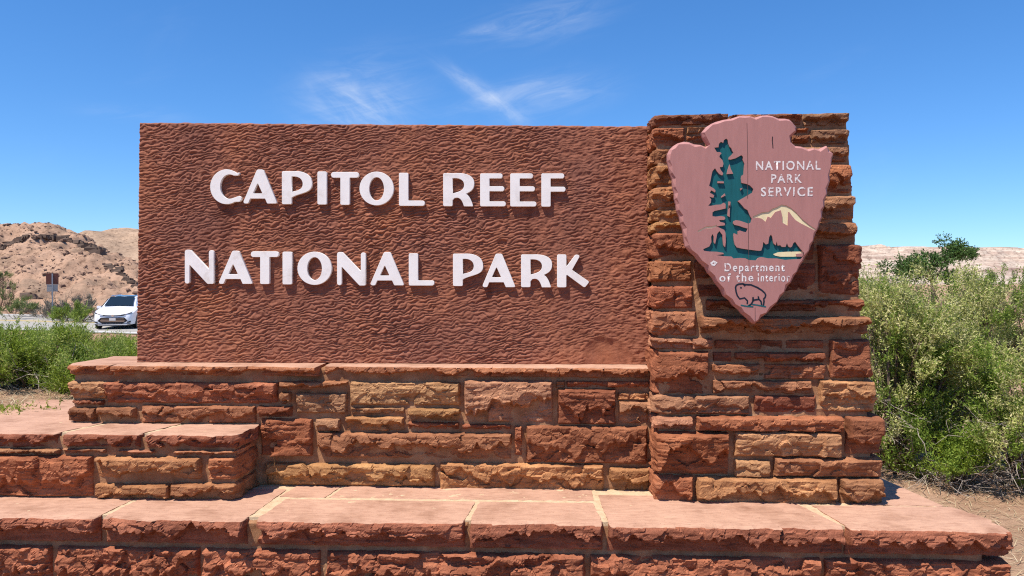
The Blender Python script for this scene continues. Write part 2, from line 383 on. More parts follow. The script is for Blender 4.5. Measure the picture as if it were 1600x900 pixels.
o = rocks_on('boulders', hill_front, 6500, (-115, -40), (84, 124), .05, .28, M_ROCK, 3); tag(o, 'dark boulders strewn over the red talus slope', 'boulders')

def ledge():
    r = np.random.RandomState(9); VV, FF = [], []
    base = np.array([(-1, -1, -1), (1, -1, -1), (1, 1, -1), (-1, 1, -1), (-.8, -.9, .8), (.9, -.8, 1), (.8, .9, .8), (-.9, .8, 1)]); Fb = np.array([(0, 3, 2, 1), (4, 5, 6, 7), (0, 1, 5, 4), (1, 2, 6, 5), (2, 3, 7, 6), (3, 0, 4, 7)])
    lines = [((58, 369), (100, 372), 26, .42), ((100, 372), (135, 383), 22, .38), ((135, 384), (158, 396), 26, .5), ((0, 388), (46, 368), 26, .34), ((168, 412), (212, 446), 34, .3), ((38, 460), (56, 470), 12, .4)]
    Yr = np.linspace(76, 150, 500)
    for a, b, n, sz in lines:
        for q in range(n):
            t = r.rand(); px = a[0] + (b[0] - a[0]) * t + r.normal() * 1.2; py = a[1] + (b[1] - a[1]) * t + r.normal() * 1.4; d = ray(px, py); P = CAM[None] + d[None] * ((Yr - CAM[1]) / d[1])[:, None]
            below = P[:, 2] < hill_front(P[None, :, 0], P[None, :, 1])[0]
            if not below.any(): continue
            p = P[np.argmax(below)]; s_ = sz * r.uniform(.5, 1.25); FF.append(Fb + 8 * len(VV)); VV.append(base * (1 + r.uniform(-.3, .3, base.shape)) * s_ * np.array([1.5, 1, .6]) + p)
    o = link('rock_ledge', mesh('rock_ledge', np.vstack(VV), np.vstack(FF), False, [plain('dark_ledge_rock', (.12, .08, .058), .95)])); stuff(o); tag(o, 'dark broken rock ledge along the crest of the red hill', 'rocks')
ledge()

# ------------------------------------------------------------------ rock-faced stones
def rock(w, h, d, seed, proud=.025, rough=1.0, cell=.0052, corner='', smooth_top=False, lip=0.0, sawn_slot=True, strat=1.0, warp=None, side_proud=.015, org=(0, 0, 0)):
    """rough stone: local x 0..w, z 0..h, joint plane y=0, bulging to -y, body reaching back to y=d"""
    r = np.random.RandomState(seed); nx = max(4, int(w / cell)); nz = max(4, int(h / cell))
    ys = [0, .006, .014, .03]; deep = corner or smooth_top
    ys = ys + (list(np.linspace(.03, d, max(3, int(d / .014)))[1:]) if deep else [d]); ys = np.array(ys); ny = len(ys) - 1
    xs = np.linspace(0, w, nx + 1); zs = np.linspace(0, h, nz + 1)
    def key(i, j, k): return (i * (ny + 1) + j) * (nz + 1) + k
    Q = []
    def quad(A, B, Cc, D): Q.append(np.stack([A.ravel(), B.ravel(), Cc.ravel(), D.ravel()], -1)); return A.size
    I, K = np.meshgrid(np.arange(nx), np.arange(nz), indexing='ij')
    n0 = quad(key(I, 0, K), key(I + 1, 0, K), key(I + 1, 0, K + 1), key(I, 0, K + 1))
    J, K = np.meshgrid(np.arange(ny), np.arange(nz), indexing='ij')
    n1 = quad(key(0, J, K), key(0, J, K + 1), key(0, J + 1, K + 1), key(0, J + 1, K)); n1 += quad(key(nx, J, K), key(nx, J + 1, K), key(nx, J + 1, K + 1), key(nx, J, K + 1))
    I, J = np.meshgrid(np.arange(nx), np.arange(ny), indexing='ij')
    n2 = quad(key(I, J, nz), key(I + 1, J, nz), key(I + 1, J + 1, nz), key(I, J + 1, nz)); n3 = quad(key(I, J, 0), key(I, J + 1, 0), key(I + 1, J + 1, 0), key(I + 1, J, 0))
    Q = np.vstack(Q); u, inv = np.unique(Q, return_inverse=True); Q = inv.reshape(Q.shape)
    k = u % (nz + 1); j = (u // (nz + 1)) % (ny + 1); i = u // ((nz + 1) * (ny + 1))
    x, y, z = xs[i], ys[j], zs[k]; P = np.stack([x, y, z], -1) + r.uniform(-40, 40, 3)
    # pinched edges of the face
    ew = np.clip(.13 * min(w, h), .004, .013) * (1 + .6 * NZ(P * 22 + 3))
    ew = np.maximum(ew, .004); big = np.full(len(x), 9.)
    def sm(t): t = np.clip(t, 0, 1); return 1 - (1 - t) ** 2.4
    eL = big if 'L' in corner else x; eR = big if 'R' in corner else w - x; eT = big if smooth_top else h - z; eB = z
    prof = sm(np.minimum(np.minimum(eL, eR), np.minimum(eT, eB)) / ew)
    # conchoidal chips: nearest-cell planes
    def chips(a, b, sc, amp, sd):
        rr = np.random.RandomState(sd); A0, A1, B0, B1 = a.min(), a.max(), b.min(), b.max()
        K = int(np.clip((A1 - A0) * (B1 - B0) / sc ** 2, 5, 160)); ca = rr.uniform(A0, A1, K); cb = rr.uniform(B0, B1, K); c = rr.uniform(-1, 1, K); g = rr.normal(size=(K, 2))
        wa = a + .35 * sc * NZ(P * (1.3 / sc)); wb = b + .3 * sc * NZ(P * (1.3 / sc) + 31); best = np.full(len(a), 1e9); bi = np.zeros(len(a), int)
        for q in range(K):
            dd = ((wa - ca[q]) * .62) ** 2 + (wb - cb[q]) ** 2; m = dd < best; best[m] = dd[m]; bi[m] = q
        return amp * (.6 * c[bi] + (g[bi, 0] * (wa - ca[bi]) * .8 + g[bi, 1] * (wb - cb[bi]) * 1.1) / sc * 1.0)
    strata = NZ.fbm(P * np.array([9, 9, 38 * strat]), 3)
    med = NZ.fbm(P * np.array([16, 16, 24]) + 7, 4)
    fine = NZ.ridge(P * np.array([48, 48, 70]) + 2, 3) - .35
    low = NZ(P * np.array([6, 6, 9]) + 11)
    a = .0088 * rough
    face = proud * (.85 + .35 * low) + chips(x, z, .075, a * 1.05, seed + 1) + chips(x, z, .028, a * .34, seed + 2) + a * (.15 * strata + .20 * med + .13 * fine)
    lay = z / .013 + 1.1 * NZ(P * np.array([4, 4, 2]) + 90) + .35 * NZ(P * np.array([25, 25, 6]) + 93); tab = r.uniform(-1, 1, 128); on = np.clip(.5 + 1.8 * NZ(P * np.array([7, 7, 4]) + 97), 0, 1)
    face = face + a * (.42 if seed % 3 else .15) * strat * tab[np.floor(lay).astype(int) % 128] * on
    tz = z / h; top_lip = np.clip((tz - .40 - .42 * NZ(P * np.array([11, 11, 2]) + 70) - .16 * NZ(P * np.array([42, 42, 9]) + 75)) / max(.10, .008 / h), 0, 1); face = face + proud * lip * (top_lip * (1 - .25 * np.clip(tz - .6, 0, 1)) - .5)        # lip > 0: upper edge stands out over the rest
    face = np.maximum(face, .002)
    isf = j == 0
    dy = np.where(isf, -face * prof, 0.0); mid = (~isf)
    # sides follow so corner stones are rough on both faces
    jag = .0035 * NZ.fbm(P * 26 + 50, 3) * (1.4 if rough > .6 else .8)
    dx = np.where(i == 0, jag, 0) + np.where(i == nx, jag, 0); dz = np.where(k == 0, jag, 0) + np.where((k == nz) & (not smooth_top), jag, 0)
    for cnr, sgn, idx_ in (('L', -1, 0), ('R', 1, nx)):
        if cnr in corner:
            m = i == idx_; ps = sm(np.minimum(eB, h - z) / ew) if not smooth_top else sm(eB / ew)
            sidef = side_proud * (.8 + .4 * low) + chips(y * .9, z, .06, a * .8, seed + 5) + a * (.5 * strata + .5 * med + .3 * fine)
            dx = np.where(m, sgn * np.maximum(sidef, -.003) * ps, dx)
            # knock off the arris
            near = np.clip(1 - (x if cnr == 'L' else w - x) / (.018 + .012 * low), 0, 1) ** 2
            dy = np.where(isf, dy + near * (.012 + .007 * low) * rough, dy)
            neary = np.clip(1 - y / .02, 0, 1) ** 2; dx = np.where(m, dx - sgn * neary * .010 * rough, dx)
    if smooth_top:
        top = k == nz; dz = np.where(top, .0012 * NZ.fbm(P * 18, 3) - np.where(isf, .004 + .004 * np.abs(med), 0), dz)
        nt = np.clip(1 - (h - z) / .02, 0, 1); dy = np.where(isf, dy + nt ** 2 * .006 * (1 + med), dy)
    V = np.stack([x + dx, y + dy, z + dz], -1) + np.array(org)
    if warp is not None: V = warp(V)
    fm = np.zeros(len(Q), np.int32); mats = [M_STONE]
    if smooth_top: mats.append(M_SAWN); fm[n0 + n1:n0 + n1 + n2] = 1
    # close the back
    bk = np.where(j == ny)[0]; order = []
    ring = [(ii, 0) for ii in range(nx)] + [(nx, kk) for kk in range(nz)] + [(ii, nz) for ii in range(nx, 0, -1)] + [(0, kk) for kk in range(nz, 0, -1)]
    look = {(int(i[b]), int(k[b])): int(b) for b in bk}; ring = [look[t] for t in ring]
    V = np.vstack([V, V[ring].mean(0)]); c0 = len(V) - 1; rn = np.array(ring)
    T = np.stack([np.roll(rn, -1), rn, np.full(len(rn), c0)], -1)
    return mesh('stone', V, [Q, T], False, mats, np.concatenate([fm, np.zeros(len(T), np.int32)]))

SEED = [100]
def stone_px(parent, x0, y0, x1, y1, plane, kind, proud=.024, d=.07, corner='', base=np.zeros(3), rough=1.0, lip=None, x0_abs=None, x1_abs=None, **kw):
    SEED[0] += 7; pl = plane((y0 + y1) / 2) if callable(plane) else plane
    a = on_y(x0, y1, pl); b = on_y(x1, y0, pl); xa, xb = a[0], b[0]
    if x0_abs is not None: xa = x0_abs
    if x1_abs is not None: xb = x1_abs
    if lip is None: lip = random.Random(SEED[0] + 3).choice((.2, .5, .8, 1.1, 1.3))
    me = rock(xb - xa, b[2] - a[2], d, SEED[0], proud * 1.35, rough, corner=corner, lip=lip, **kw)
    rr = random.Random(SEED[0]); k = rr.uniform(.86, 1.12); c = tuple((v * .76 + m_ * .24) * k * rr.uniform(.96, 1.04) for v, m_ in zip(C[kind], (.37, .150, .078)))
    c = (c[0] * .98, c[1] * 1.07, c[2] * 1.06)
    return link('stone', me, parent, Vector((xa, pl, a[2])) - Vector(base), c)
def local_thing(name, label, cat, base, group=None):
    return thing(name, label, cat, to_world(base), -YAW, group)

# ---------- terrace: the long low seat in front
TZ = .50; TF = -.615
base = np.array([0, -.3, 0.]); terrace = local_thing('stone_terrace', 'long low red sandstone seat with smooth pale slab tops along the sign foot', 'stone seat', base)
def front_x(px, yy=822, pl=TF): return on_y(px, yy, pl)[0]
edges = [(-140, 157), (167, 387), (404, 726), (735, 941), (950, 1315), (1321, 1572)]
SEAM = -.335
for n, (a, b) in enumerate(edges):
    xa, xb = front_x(a), front_x(b); SEED[0] += 7
    back = SEAM if n in (2, 3) else (-.17 if n < 2 else (-.20 if n == 4 else -.325))
    def wp(V, n=n, xa=xa, xb=xb, back=back):
        t = (V[:, 1]) / (back - TF)                     # skewed joints, as the slabs were cut
        q = np.clip(V[:, 0] / (xb - xa), 0, 1); V[:, 0] += np.clip(t, 0, 1) * (q * {4: -.115, 5: -.075, 3: -.02}.get(n, .02) + (1 - q) * {5: -.04, 4: -.012, 2: .03}.get(n, .015))
        return V
    me = rock(xb - xa, .118, back - TF, SEED[0], .034, 1.15, corner='R' if n == 5 else '', smooth_top=True, warp=wp, lip=1.5)
    link('slab', me, terrace, Vector((xa, TF, TZ - .118)) - Vector(base), tuple(v * random.Random(n).uniform(.92, 1.1) for v in (.36, .13, .072)))
def flat_slab(parent, base, x0, x1, y0, y1, z, th, seed, skew=(0, 0), name='slab'):
    def wp(V):
        t = V[:, 1] / (y1 - y0); q = np.clip(V[:, 0] / (x1 - x0), 0, 1); V[:, 0] += (q * skew[1] + (1 - q) * skew[0]) * np.clip(t, 0, 1); return V
    me = rock(x1 - x0, th, y1 - y0, seed, .002, .2, cell=.012, smooth_top=True, warp=wp)
    return link(name, me, parent, Vector((x0, y0, z - th)) - Vector(base), (.31, .125, .08))
def back_x(px): return on_y(px, 775, -.30)[0]
flat_slab(terrace, base, back_x(436), back_x(508), SEAM + .034, -.05, TZ, .05, 71, (.03, .03))
flat_slab(terrace, base, back_x(514), back_x(928), SEAM + .034, -.05, TZ - .001, .05, 72, (.03, .0))
flat_slab(terrace, base, 1.62, 2.035, -.315, .20, TZ, .06, 73, (0, -.07))
flat_slab(terrace, base, -2.9, -1.33, -.165, .0, TZ - .001, .05, 74)
low = [(-60, 84, 'd'), (93, 314, 'd'), (322, 503, 'd'), (512, 914, 'd'), (921, 1279, 'd'), (1286, 1570, 'r')]
LP = -.603
for n, (a, b, kd) in enumerate(low):
    xa, xb = on_y(a, 880, LP)[0], on_y(b, 880, LP)[0]; SEED[0] += 7
    me = rock(xb - xa, .225, .09, SEED[0], .034, 1.7, corner='R' if n == 5 else '', lip=.7)
    k = random.Random(n + 40).uniform(.95, 1.2); link('stone', me, terrace, Vector((xa, LP, .135)) - Vector(base), tuple(v * k for v in (.38, .135, .070)))
for n in range(5):
    xa = -2.4 + n * .88; SEED[0] += 7
    link('stone', rock(.84, .14, .09, SEED[0], .03, 1.2, cell=.014, corner='R' if n == 4 else ''), terrace, Vector((xa + .06, LP, -.02)) - Vector(base), C['d'])
def mortar_box(parent, base, x0, x1, y0, y1, z0, z1, seed, mat=None, warp=None, name='mortar', proud=.003, smooth_top=False, corner='LR'):
    me = rock(x1 - x0, z1 - z0, y1 - y0, seed, proud, .28, cell=.013, corner=corner, warp=warp, side_proud=.003)
    me.materials.clear(); me.materials.append(mat or M_MORTAR); me.polygons.foreach_set('material_index', [0] * len(me.polygons)); return link(name, me, parent, Vector((x0, y0, z0)) - Vector(base))
def skew_end(V):
    V[:, 0] -= np.where(V[:, 0] > 3, np.clip(V[:, 1] / .7, 0, 1) * .13, 0); return V
mortar_box(terrace, base, -2.95, 2.035, LP - .001, .20, -.05, TZ - .013, 8, warp=skew_end)
mortar_box(terrace, base, -2.95, 2.05, TF + .012, .19, TZ - .09, TZ - .0028, 9, mat=M_PALE, warp=skew_end, name='joint_mortar', proud=.0)

# ---------- raised bench block on the left
BZ = .815; BP = -.345
base = np.array([-2.1, -.2, TZ]); bench = local_thing('stone_bench_block', 'stepped sandstone block with three pale slabs ending beside the dark corner', 'stone block', base)
for n, (a, b) in enumerate([(-150, 93), (104, 222), (232, 384)]):
    xa = on_y(a, 685, BP)[0]; xb = -1.312 if n == 2 else on_y(b, 685, BP)[0]; SEED[0] += 7
    bk = .62 if n == 0 else -.07
    def wp(V, w=xb - xa, bk=bk, n=n):
        t = np.clip(V[:, 1] / .27, 0, 1); q = np.clip(V[:, 0] / w, 0, 1); V[:, 0] += (q * (0 if n == 2 else .085) + (1 - q) * (0 if n == 0 else .085)) * t; return V
    me = rock(xb - xa, .068 if n else .074, bk - BP, SEED[0], .026, 1.1, corner='R' if n == 2 else '', smooth_top=True, warp=wp, lip=1.0, cell=.0075)
    link('slab', me, bench, Vector((xa, BP, BZ - (.068 if n else .074))) - Vector(base), (.30, .105, .058))
for a in [(-110, 700, 97, 708, 'b'), (100, 700, 168, 708, 'p'), (186, 702, 244, 709, 'p'), (276, 703, 372, 711, 'b', 'R'),
          (-120, 711, 148, 772, 'r'), (154, 713, 317, 746, 'o'), (328, 713, 372, 748, 'r', 'R'), (153, 755, 270, 780, 'o'), (272, 754, 372, 780, 'o', 'R')]:
    cn = a[5] if len(a) > 5 else ''
    stone_px(bench, *a[:4], BP, a[4], proud=.02 if a[3] - a[1] < 15 else .028, d=.27 if cn else .07, corner=cn, base=base, x1_abs=-1.318 if cn else None, side_proud=.012)
mortar_box(bench, base, -2.95, -1.325, BP - .001, -.06, TZ - .004, BZ - .02, 18)
mortar_box(bench, base, -2.95, -1.36, BP + .012, -.07, BZ - .06, BZ - .0025, 19, mat=M_PALE, name='joint_mortar', proud=0)

# ---------- plinth under the carved panel
PP = -.088
base = np.array([-.7, 0, TZ]); plinth = local_thing('stone_plinth', 'coursed sandstone wall of mixed blocks carrying the carved panel', 'stone wall', base)
PTOP = on_y(600, 568, -.002)[2]
for n, (a, b) in enumerate([(112, 178), (181, 501), (508, 1013)]):
    xa, xb = on_y(a, 580, PP)[0], on_y(b, 580, PP)[0]; SEED[0] += 7
    def wp(V, w=xb - xa, n=n):
        q = np.clip(V[:, 0] / w, 0, 1)
        if n == 0: V[:, 0] += q * np.clip(V[:, 1] / .15, 0, 1) * .18
        if n == 1: V[:, 0] += (1 - q) * np.clip(V[:, 1] / .15, 0, 1) * .18
        return V
    me = rock(xb - xa, .056, .40, SEED[0], .034, 1.0, corner='L' if n == 0 else '', smooth_top=True, warp=wp, lip=1.2)
    link('slab', me, plinth, Vector((xa, PP, PTOP - .056)) - Vector(base), C['b'])
pl = [(113, 595, 171, 622, 't', 'L'), (116, 624, 165, 634, 'd', 'L'), (112, 636, 154, 658, 'k', 'L'), (169, 597, 436, 629, 'r'), (156, 635, 216, 660, 'b'), (224, 633, 402, 660, 'b'), (405, 634, 458, 651, 'd'),
      (440, 595, 545, 609, 'b'), (440, 612, 457, 631, 'b'), (464, 613, 544, 645, 'g'), (548, 596, 720, 632, 't'), (549, 636, 633, 645, 'g'), (541, 650, 633, 672, 'o'), (638, 637, 720, 657, 'o'), (638, 659, 718, 670, 'r'), (722, 662, 799, 671, 'r'),
      (726, 594, 864, 658, 'p'), (868, 594, 883, 606, 'g'), (885, 595, 1013, 605, 'r'), (871, 607, 962, 662, 'd'), (965, 613, 1014, 624, 'o'), (966, 626, 1013, 661, 'g'),
      (409, 653, 490, 711, 'r'), (495, 653, 533, 673, 'g'), (497, 676, 800, 714, 'b'), (804, 665, 816, 713, 'r'), (822, 665, 1011, 722, 'r'), (418, 724, 681, 757, 'o'), (688, 724, 943, 764, 'o'), (951, 729, 1015, 766, 'o')]
for a in pl:
    cn = a[5] if len(a) > 5 else ''; hgt = a[3] - a[1]
    stone_px(plinth, *a[:4], PP, a[4], proud=.016 if hgt < 14 else (.032 if hgt > 50 else .026), d=.2 if cn else .06, corner=cn, base=base)
xl = on_y(118, 640, PP)[0]
mortar_box(plinth, base, xl, .72, PP - .001, .30, TZ - .004, PTOP - .012, 28)

# ---------- pillar
def pillar_y(py): z = 1.55 - (py - 440) / 323.0; return -.262 + .080 * (z - .5) / 1.86 - (.012 if py > 648 else 0)
base = np.array([1.2, 0, TZ]); pillar = local_thing('stone_pillar', 'battered sandstone pillar of rough stacked blocks behind the arrowhead board', 'pillar', base)
CX = .712
P_ = [(1018, 179, 1136, 197, 'k', 'L', .02), (1141, 179, 1251, 197, 'k', '', .02), (1254, 178, 1322, 198, 'g', 'R', .022),
      (1026, 200, 1069, 229, 'r', 'L', .02), (1072, 199, 1115, 210, 't', '', .02), (1072, 212, 1115, 224, 'r', '', .014), (1235, 200, 1262, 210, 'r', '', .02), (1235, 212, 1262, 225, 'r', '', .02), (1265, 203, 1324, 227, 'g', 'R', .022),
      (1014, 233, 1100, 256, 'b', 'L', .018), (1240, 230, 1323, 254, 'g', 'R', .022), (1010, 259, 1100, 289, 'o', 'L', .02), (1230, 257, 1328, 303, 'r', 'R', .024), (1010, 292, 1100, 325, 'o', 'L', .022), (1225, 306, 1333, 344, 'g', 'R', .024),
      (1010, 328, 1110, 344, 'o', 'L', .018), (1014, 347, 1110, 361, 'o', 'L', .018), (1008, 364, 1120, 402, 'r', 'L', .022), (1215, 348, 1337, 374, 'b', 'R', .026),
      (1007, 407, 1080, 440, 'r', 'L', .022), (1084, 407, 1185, 440, 'd', '', .006), (1008, 447, 1082, 482, 'r', 'L', .024), (1090, 444, 1185, 464, 'd', '', .006), (1006, 486, 1087, 524, 'b', 'L', .026),
      (1190, 378, 1272, 408, 'd', '', .006), (1190, 411, 1274, 462, 'd', '', .006), (1277, 382, 1342, 462, 'd', 'R', .02), (1102, 468, 1347, 486, 'd', 'R', .02), (1092, 494, 1352, 521, 'b', 'R', .042),  # two dark red blocks here: darker colour deepens the board's cast shadow
      (1020, 528, 1113, 545, 'p', 'L', .022), (1116, 531, 1222, 545, 'd', '', .010), (1226, 531, 1286, 545, 'r', '', .010), (1294, 530, 1357, 590, 'r', 'R', .030),
      (1018, 549, 1106, 615, 'r', 'L', .026), (1113, 549, 1142, 565, 'd', '', .014), (1147, 550, 1286, 565, 'd', '', .02), (1111, 568, 1186, 592, 'b', '', .018), (1193, 568, 1287, 592, 'b', '', .02), (1112, 594, 1267, 614, 'b', '', .018),
      (1278, 594, 1364, 642, 't', 'R', .030), (1020, 617, 1170, 646, 'g', 'L', .024), (1177, 618, 1273, 644, 'd', '', .014),
      (1018, 651, 1081, 670, 'p', 'L', .028), (1088, 651, 1315, 672, 'r', '', .038), (1321, 651, 1376, 708, 'r', 'R', .03), (1012, 675, 1137, 739, 'r', 'L', .034), (1147, 675, 1313, 712, 't', '', .026), (1147, 719, 1203, 745, 't', '', .02), (1209, 716, 1377, 743, 'b', 'R', .03),
      (1021, 743, 1082, 786, 'r', 'L', .022), (1087, 746, 1305, 787, 'o', '', .026), (1311, 747, 1377, 788, 'b', 'R', .024)]
for a in P_:
    cn = a[5]; yb = pillar_y((a[1] + a[3]) / 2)
    stone_px(pillar, *a[:4], pillar_y, a[4], proud=a[6], d=(.02 - yb if cn == 'L' else (.30 if cn == 'R' else .06)), corner=cn, base=base, rough=1.0 if a[6] > .015 else .6, x0_abs=CX if cn == 'L' else None, side_proud=.018 if cn == 'L' else .008)
def pill_warp(V):
    t = V[:, 2] / 1.86; f = np.clip(1 - V[:, 1] / .3, 0, 1); V[:, 1] += t * .080 * f; V[:, 0] -= np.where(V[:, 0] > .5, t * .105, 0); return V
mortar_box(pillar, base, CX + .012, 1.735, -.262, .30, TZ - .004, 2.352, 38, warp=pill_warp)
# rough rear quoins so the pillar is solid from the side
for n in range(9):
    SEED[0] += 7; z = TZ + .01 + n * .205; t = (z - .5) / 1.86
    link('stone', rock(.30, .185, .25, SEED[0], .0, .8, cell=.016, corner='R', side_proud=.02), pillar, Vector((1.445 - t * .11, .06, z)) - Vector(base), C['r'])

# ---------- carved panel
tl, tr, bl, br = on_y(216.5, 191, 0), on_y(1013, 197, 0), on_y(212.5, 567, 0), on_y(1017, 571.5, 0)
base = np.array([-.6, .1, PTOP]); panel = local_thing('sign_panel', 'wide rippled red sandstone panel with raised white park name', 'sign', base)
def build_panel():
    nx, nz = 560, 392; U, W = np.meshgrid(np.linspace(0, 1, nx + 1), np.linspace(0, 1, nz + 1), indexing='ij')
    u, w = U.ravel(), W.ravel(); bl2, br2 = bl.copy(), br.copy(); bl2[2] = br2[2] = PTOP + .001
    P = (bl2[None] * ((1 - u) * (1 - w))[:, None] + br2[None] * (u * (1 - w))[:, None] + tl[None] * ((1 - u) * w)[:, None] + tr[None] * (u * w)[:, None]); P[:, 1] = 0
    x, z = P[:, 0], P[:, 2]; Q = np.stack([x, z * 0, z], -1)
    # adze-carved ripples: asymmetric ridges whose phase wanders so that they break and merge
    lam = .0170
    ph = (z - x * .20) / lam + 1.6 * NZ(Q * np.array([3.1, 1, 4]) + 40) + 1.05 * NZ(Q * np.array([14, 1, 19]) + 2) + .75 * NZ(Q * np.array([36, 1, 34]) + 9)
    s = np.sin(2 * math.pi * ph) + .32 * np.sin(4 * math.pi * ph + 1.1)
    amp = .0042 * (1 + .75 * NZ(Q * np.array([22, 1, 30]) + 21))
    amp = amp * np.clip(.95 + .55 * NZ.fbm(Q * 2.3 + 77, 2), .35, 1.35); right = smooth(.62, .98, (x + 1.95) / 2.7 + .10 * NZ(Q * 4)); amp = amp * (1 - .62 * right * (.6 + .4 * NZ(Q * 5 + 3) + .3))
    def worley(cx, cz, sx, sz, sd):
        U_, W_ = cx / sx, cz / sz; iu, iw = np.floor(U_).astype(int), np.floor(W_).astype(int); best = np.full(len(U_), 9.); best2 = np.full(len(U_), 9.); jr = np.random.RandomState(sd).rand(512, 2)
        for du in (-1, 0, 1):
            for dw in (-1, 0, 1):
                hsh = ((iu + du) * 73 + (iw + dw) * 157 + ((iu + du) * (iw + dw)) % 91) % 512; d_ = (iu + du + jr[hsh, 0] - U_) ** 2 + (iw + dw + jr[hsh, 1] - W_) ** 2
                m_ = d_ < best; best2 = np.where(m_, best, np.minimum(best2, d_)); best = np.where(m_, d_, best)
        return np.sqrt(best), np.sqrt(best2)
    wz = z - x * .24 + .010 * NZ(Q * 11 + 4); f1, f2 = worley(x + .012 * NZ(Q * 17 + 6), wz, .036, .0165, 6); scal = np.clip(f1, 0, 1.1) - .45
    s = .62 * s + 1.5 * scal
    h = amp * s + .0022 * NZ.fbm(Q * 26 + 8, 4) * (.6 + 1.1 * right) + .0035 * NZ(Q * 4 + 1)
    # shallow broken-out hollow near the lower right corner
    cpt = on_y(948, 556, 0); e = ((x - cpt[0]) / .135) ** 2 + ((z - cpt[2]) / .105) ** 2 + .45 * NZ.fbm(Q * 8, 3)
    hol = smooth(1.02, .86, e); h = h * (1 - .75 * hol) - .009 * hol * smooth(1.1, .2, e)
    hp = on_y(785, 380, 0); e2 = ((x - hp[0]) / .026) ** 2 + ((z - hp[2]) / .022) ** 2; h = h - .010 * smooth(1.1, .6, e2)
    ed = np.minimum(np.minimum(u, 1 - u) * 2.67, (1 - w) * 1.24); rim = np.clip(1 - ed / (.009 + .005 * NZ(Q * 30)), 0, 1)
    y = -h + rim ** 2 * .012
    edgej = .004 * NZ.fbm(Q * 14 + 60, 3)
    x = x + np.where((u == 0) | (u == 1), edgej, 0); z = z + np.where(w == 1, edgej * .9, 0)
    V = np.stack([x, y, z], -1); k = lambda i, j: i * (nz + 1) + j
    I, J = np.meshgrid(np.arange(nx), np.arange(nz), indexing='ij'); F = np.stack([k(I, J), k(I + 1, J), k(I + 1, J + 1), k(I, J + 1)], -1).reshape(-1, 4)
    # body behind: extrude the border back in steps with a rough surface
    ring = np.array([k(i, 0) for i in range(nx)] + [k(nx, j) for j in range(nz)] + [k(i, nz) for i in range(nx, 0, -1)] + [k(0, j) for j in range(nz, 0, -1)])
    faces = [F]; prev = ring; VV = [V]; cnt = len(V)
    for step, dy in enumerate((.02, .05, .10, .16, .22, .26)):
        R = V[ring].copy(); R[:, 1] = dy; nn = NZ.fbm(R * 20 + 5, 3)[:, None] * .004
        R += nn * np.array([1, 0, 1]); R[:, 2] = np.maximum(R[:, 2], PTOP + .001); new = np.arange(cnt, cnt + len(ring)); cnt += len(ring); VV.append(R)
        faces.append(np.stack([prev, new, np.roll(new, -1), np.roll(prev, -1)], -1)); prev = new
    c = V[ring].mean(0); c[1] = .26; VV.append(c[None]); faces.append(np.stack([prev, np.full(len(prev), cnt), np.roll(prev, -1)], -1))
    V = np.vstack(VV) - base
    link('slab', mesh('slab', V, faces, True, [M_PANEL]), panel)
build_panel()

# ---------- filled outlines (letters, board)
def rounded(pts, seg=5):
    out = []; n = len(pts)
    for i in range(n):
        p = np.array(pts[i][:2], float); r = pts[i][2] if len(pts[i]) > 2 else 0
        if r <= 0: out.append(tuple(p)); continue
        a = np.array(pts[i - 1][:2], float) - p; b = np.array(pts[(i + 1) % n][:2], float) - p; la, lb = np.linalg.norm(a), np.linalg.norm(b); a /= la; b /= lb
        cosang = np.clip(np.dot(a, b), -1, 1); half = math.acos(cosang) / 2; t = min(r / math.tan(half), la * .49, lb * .49); r = t * math.tan(half)
        A, B = p + a * t, p + b * t; bis = a + b; bis /= np.linalg.norm(bis); cc = p + bis * (r / math.sin(half))
        a0 = math.atan2(*(A - cc)[::-1]); a1 = math.atan2(*(B - cc)[::-1]); d = (a1 - a0 + math.pi) % (2 * math.pi) - math.pi
        out += [tuple(cc + r * np.array([math.cos(a0 + d * k / seg), math.sin(a0 + d * k / seg)])) for k in range(seg + 1)]
    return out
def bez(p0, p1, p2, p3, n=10):
    return [tuple((1 - t) ** 3 * np.array(p0) + 3 * (1 - t) ** 2 * t * np.array(p1) + 3 * (1 - t) * t * t * np.array(p2) + t ** 3 * np.array(p3)) for t in np.linspace(0, 1, n)]
def arc(cx, cy, rx, ry, a0, a1, n=28):
    return [(cx + rx * math.cos(math.radians(a)), cy + ry * math.sin(math.radians(a))) for a in np.linspace(a0, a1, n)]
def filled(loops, extrude, bevel=0):
    """outlines in (x, z) metres -> solid facing -y, centred on y = 0"""
    cu = bpy.data.curves.new('outline', 'CURVE'); cu.dimensions = '2D'; cu.fill_mode = 'BOTH'; cu.extrude = extrude; cu.bevel_depth = bevel; cu.bevel_resolution = 2; cu.offset = -bevel
    for lp in loops:
        sp = cu.splines.new('POLY'); sp.points.add(len(lp) - 1); sp.use_cyclic_u = True
        for k, q in enumerate(lp): sp.points[k].co = (q[0], q[1], 0, 1)
    ob = bpy.data.objects.new('outline', cu); col.objects.link(ob); dg = bpy.context.evaluated_depsgraph_get(); me = bpy.data.meshes.new_from_object(ob.evaluated_get(dg))
    bpy.data.objects.remove(ob); bpy.data.curves.remove(cu)
    v = np.empty(len(me.vertices) * 3, np.float32); me.vertices.foreach_get('co', v); v = v.reshape(-1, 3)
    me.vertices.foreach_set('co', np.stack([v[:, 0], -v[:, 2], v[:, 1]], -1).ravel()); me.materials.clear(); me.update(); return me

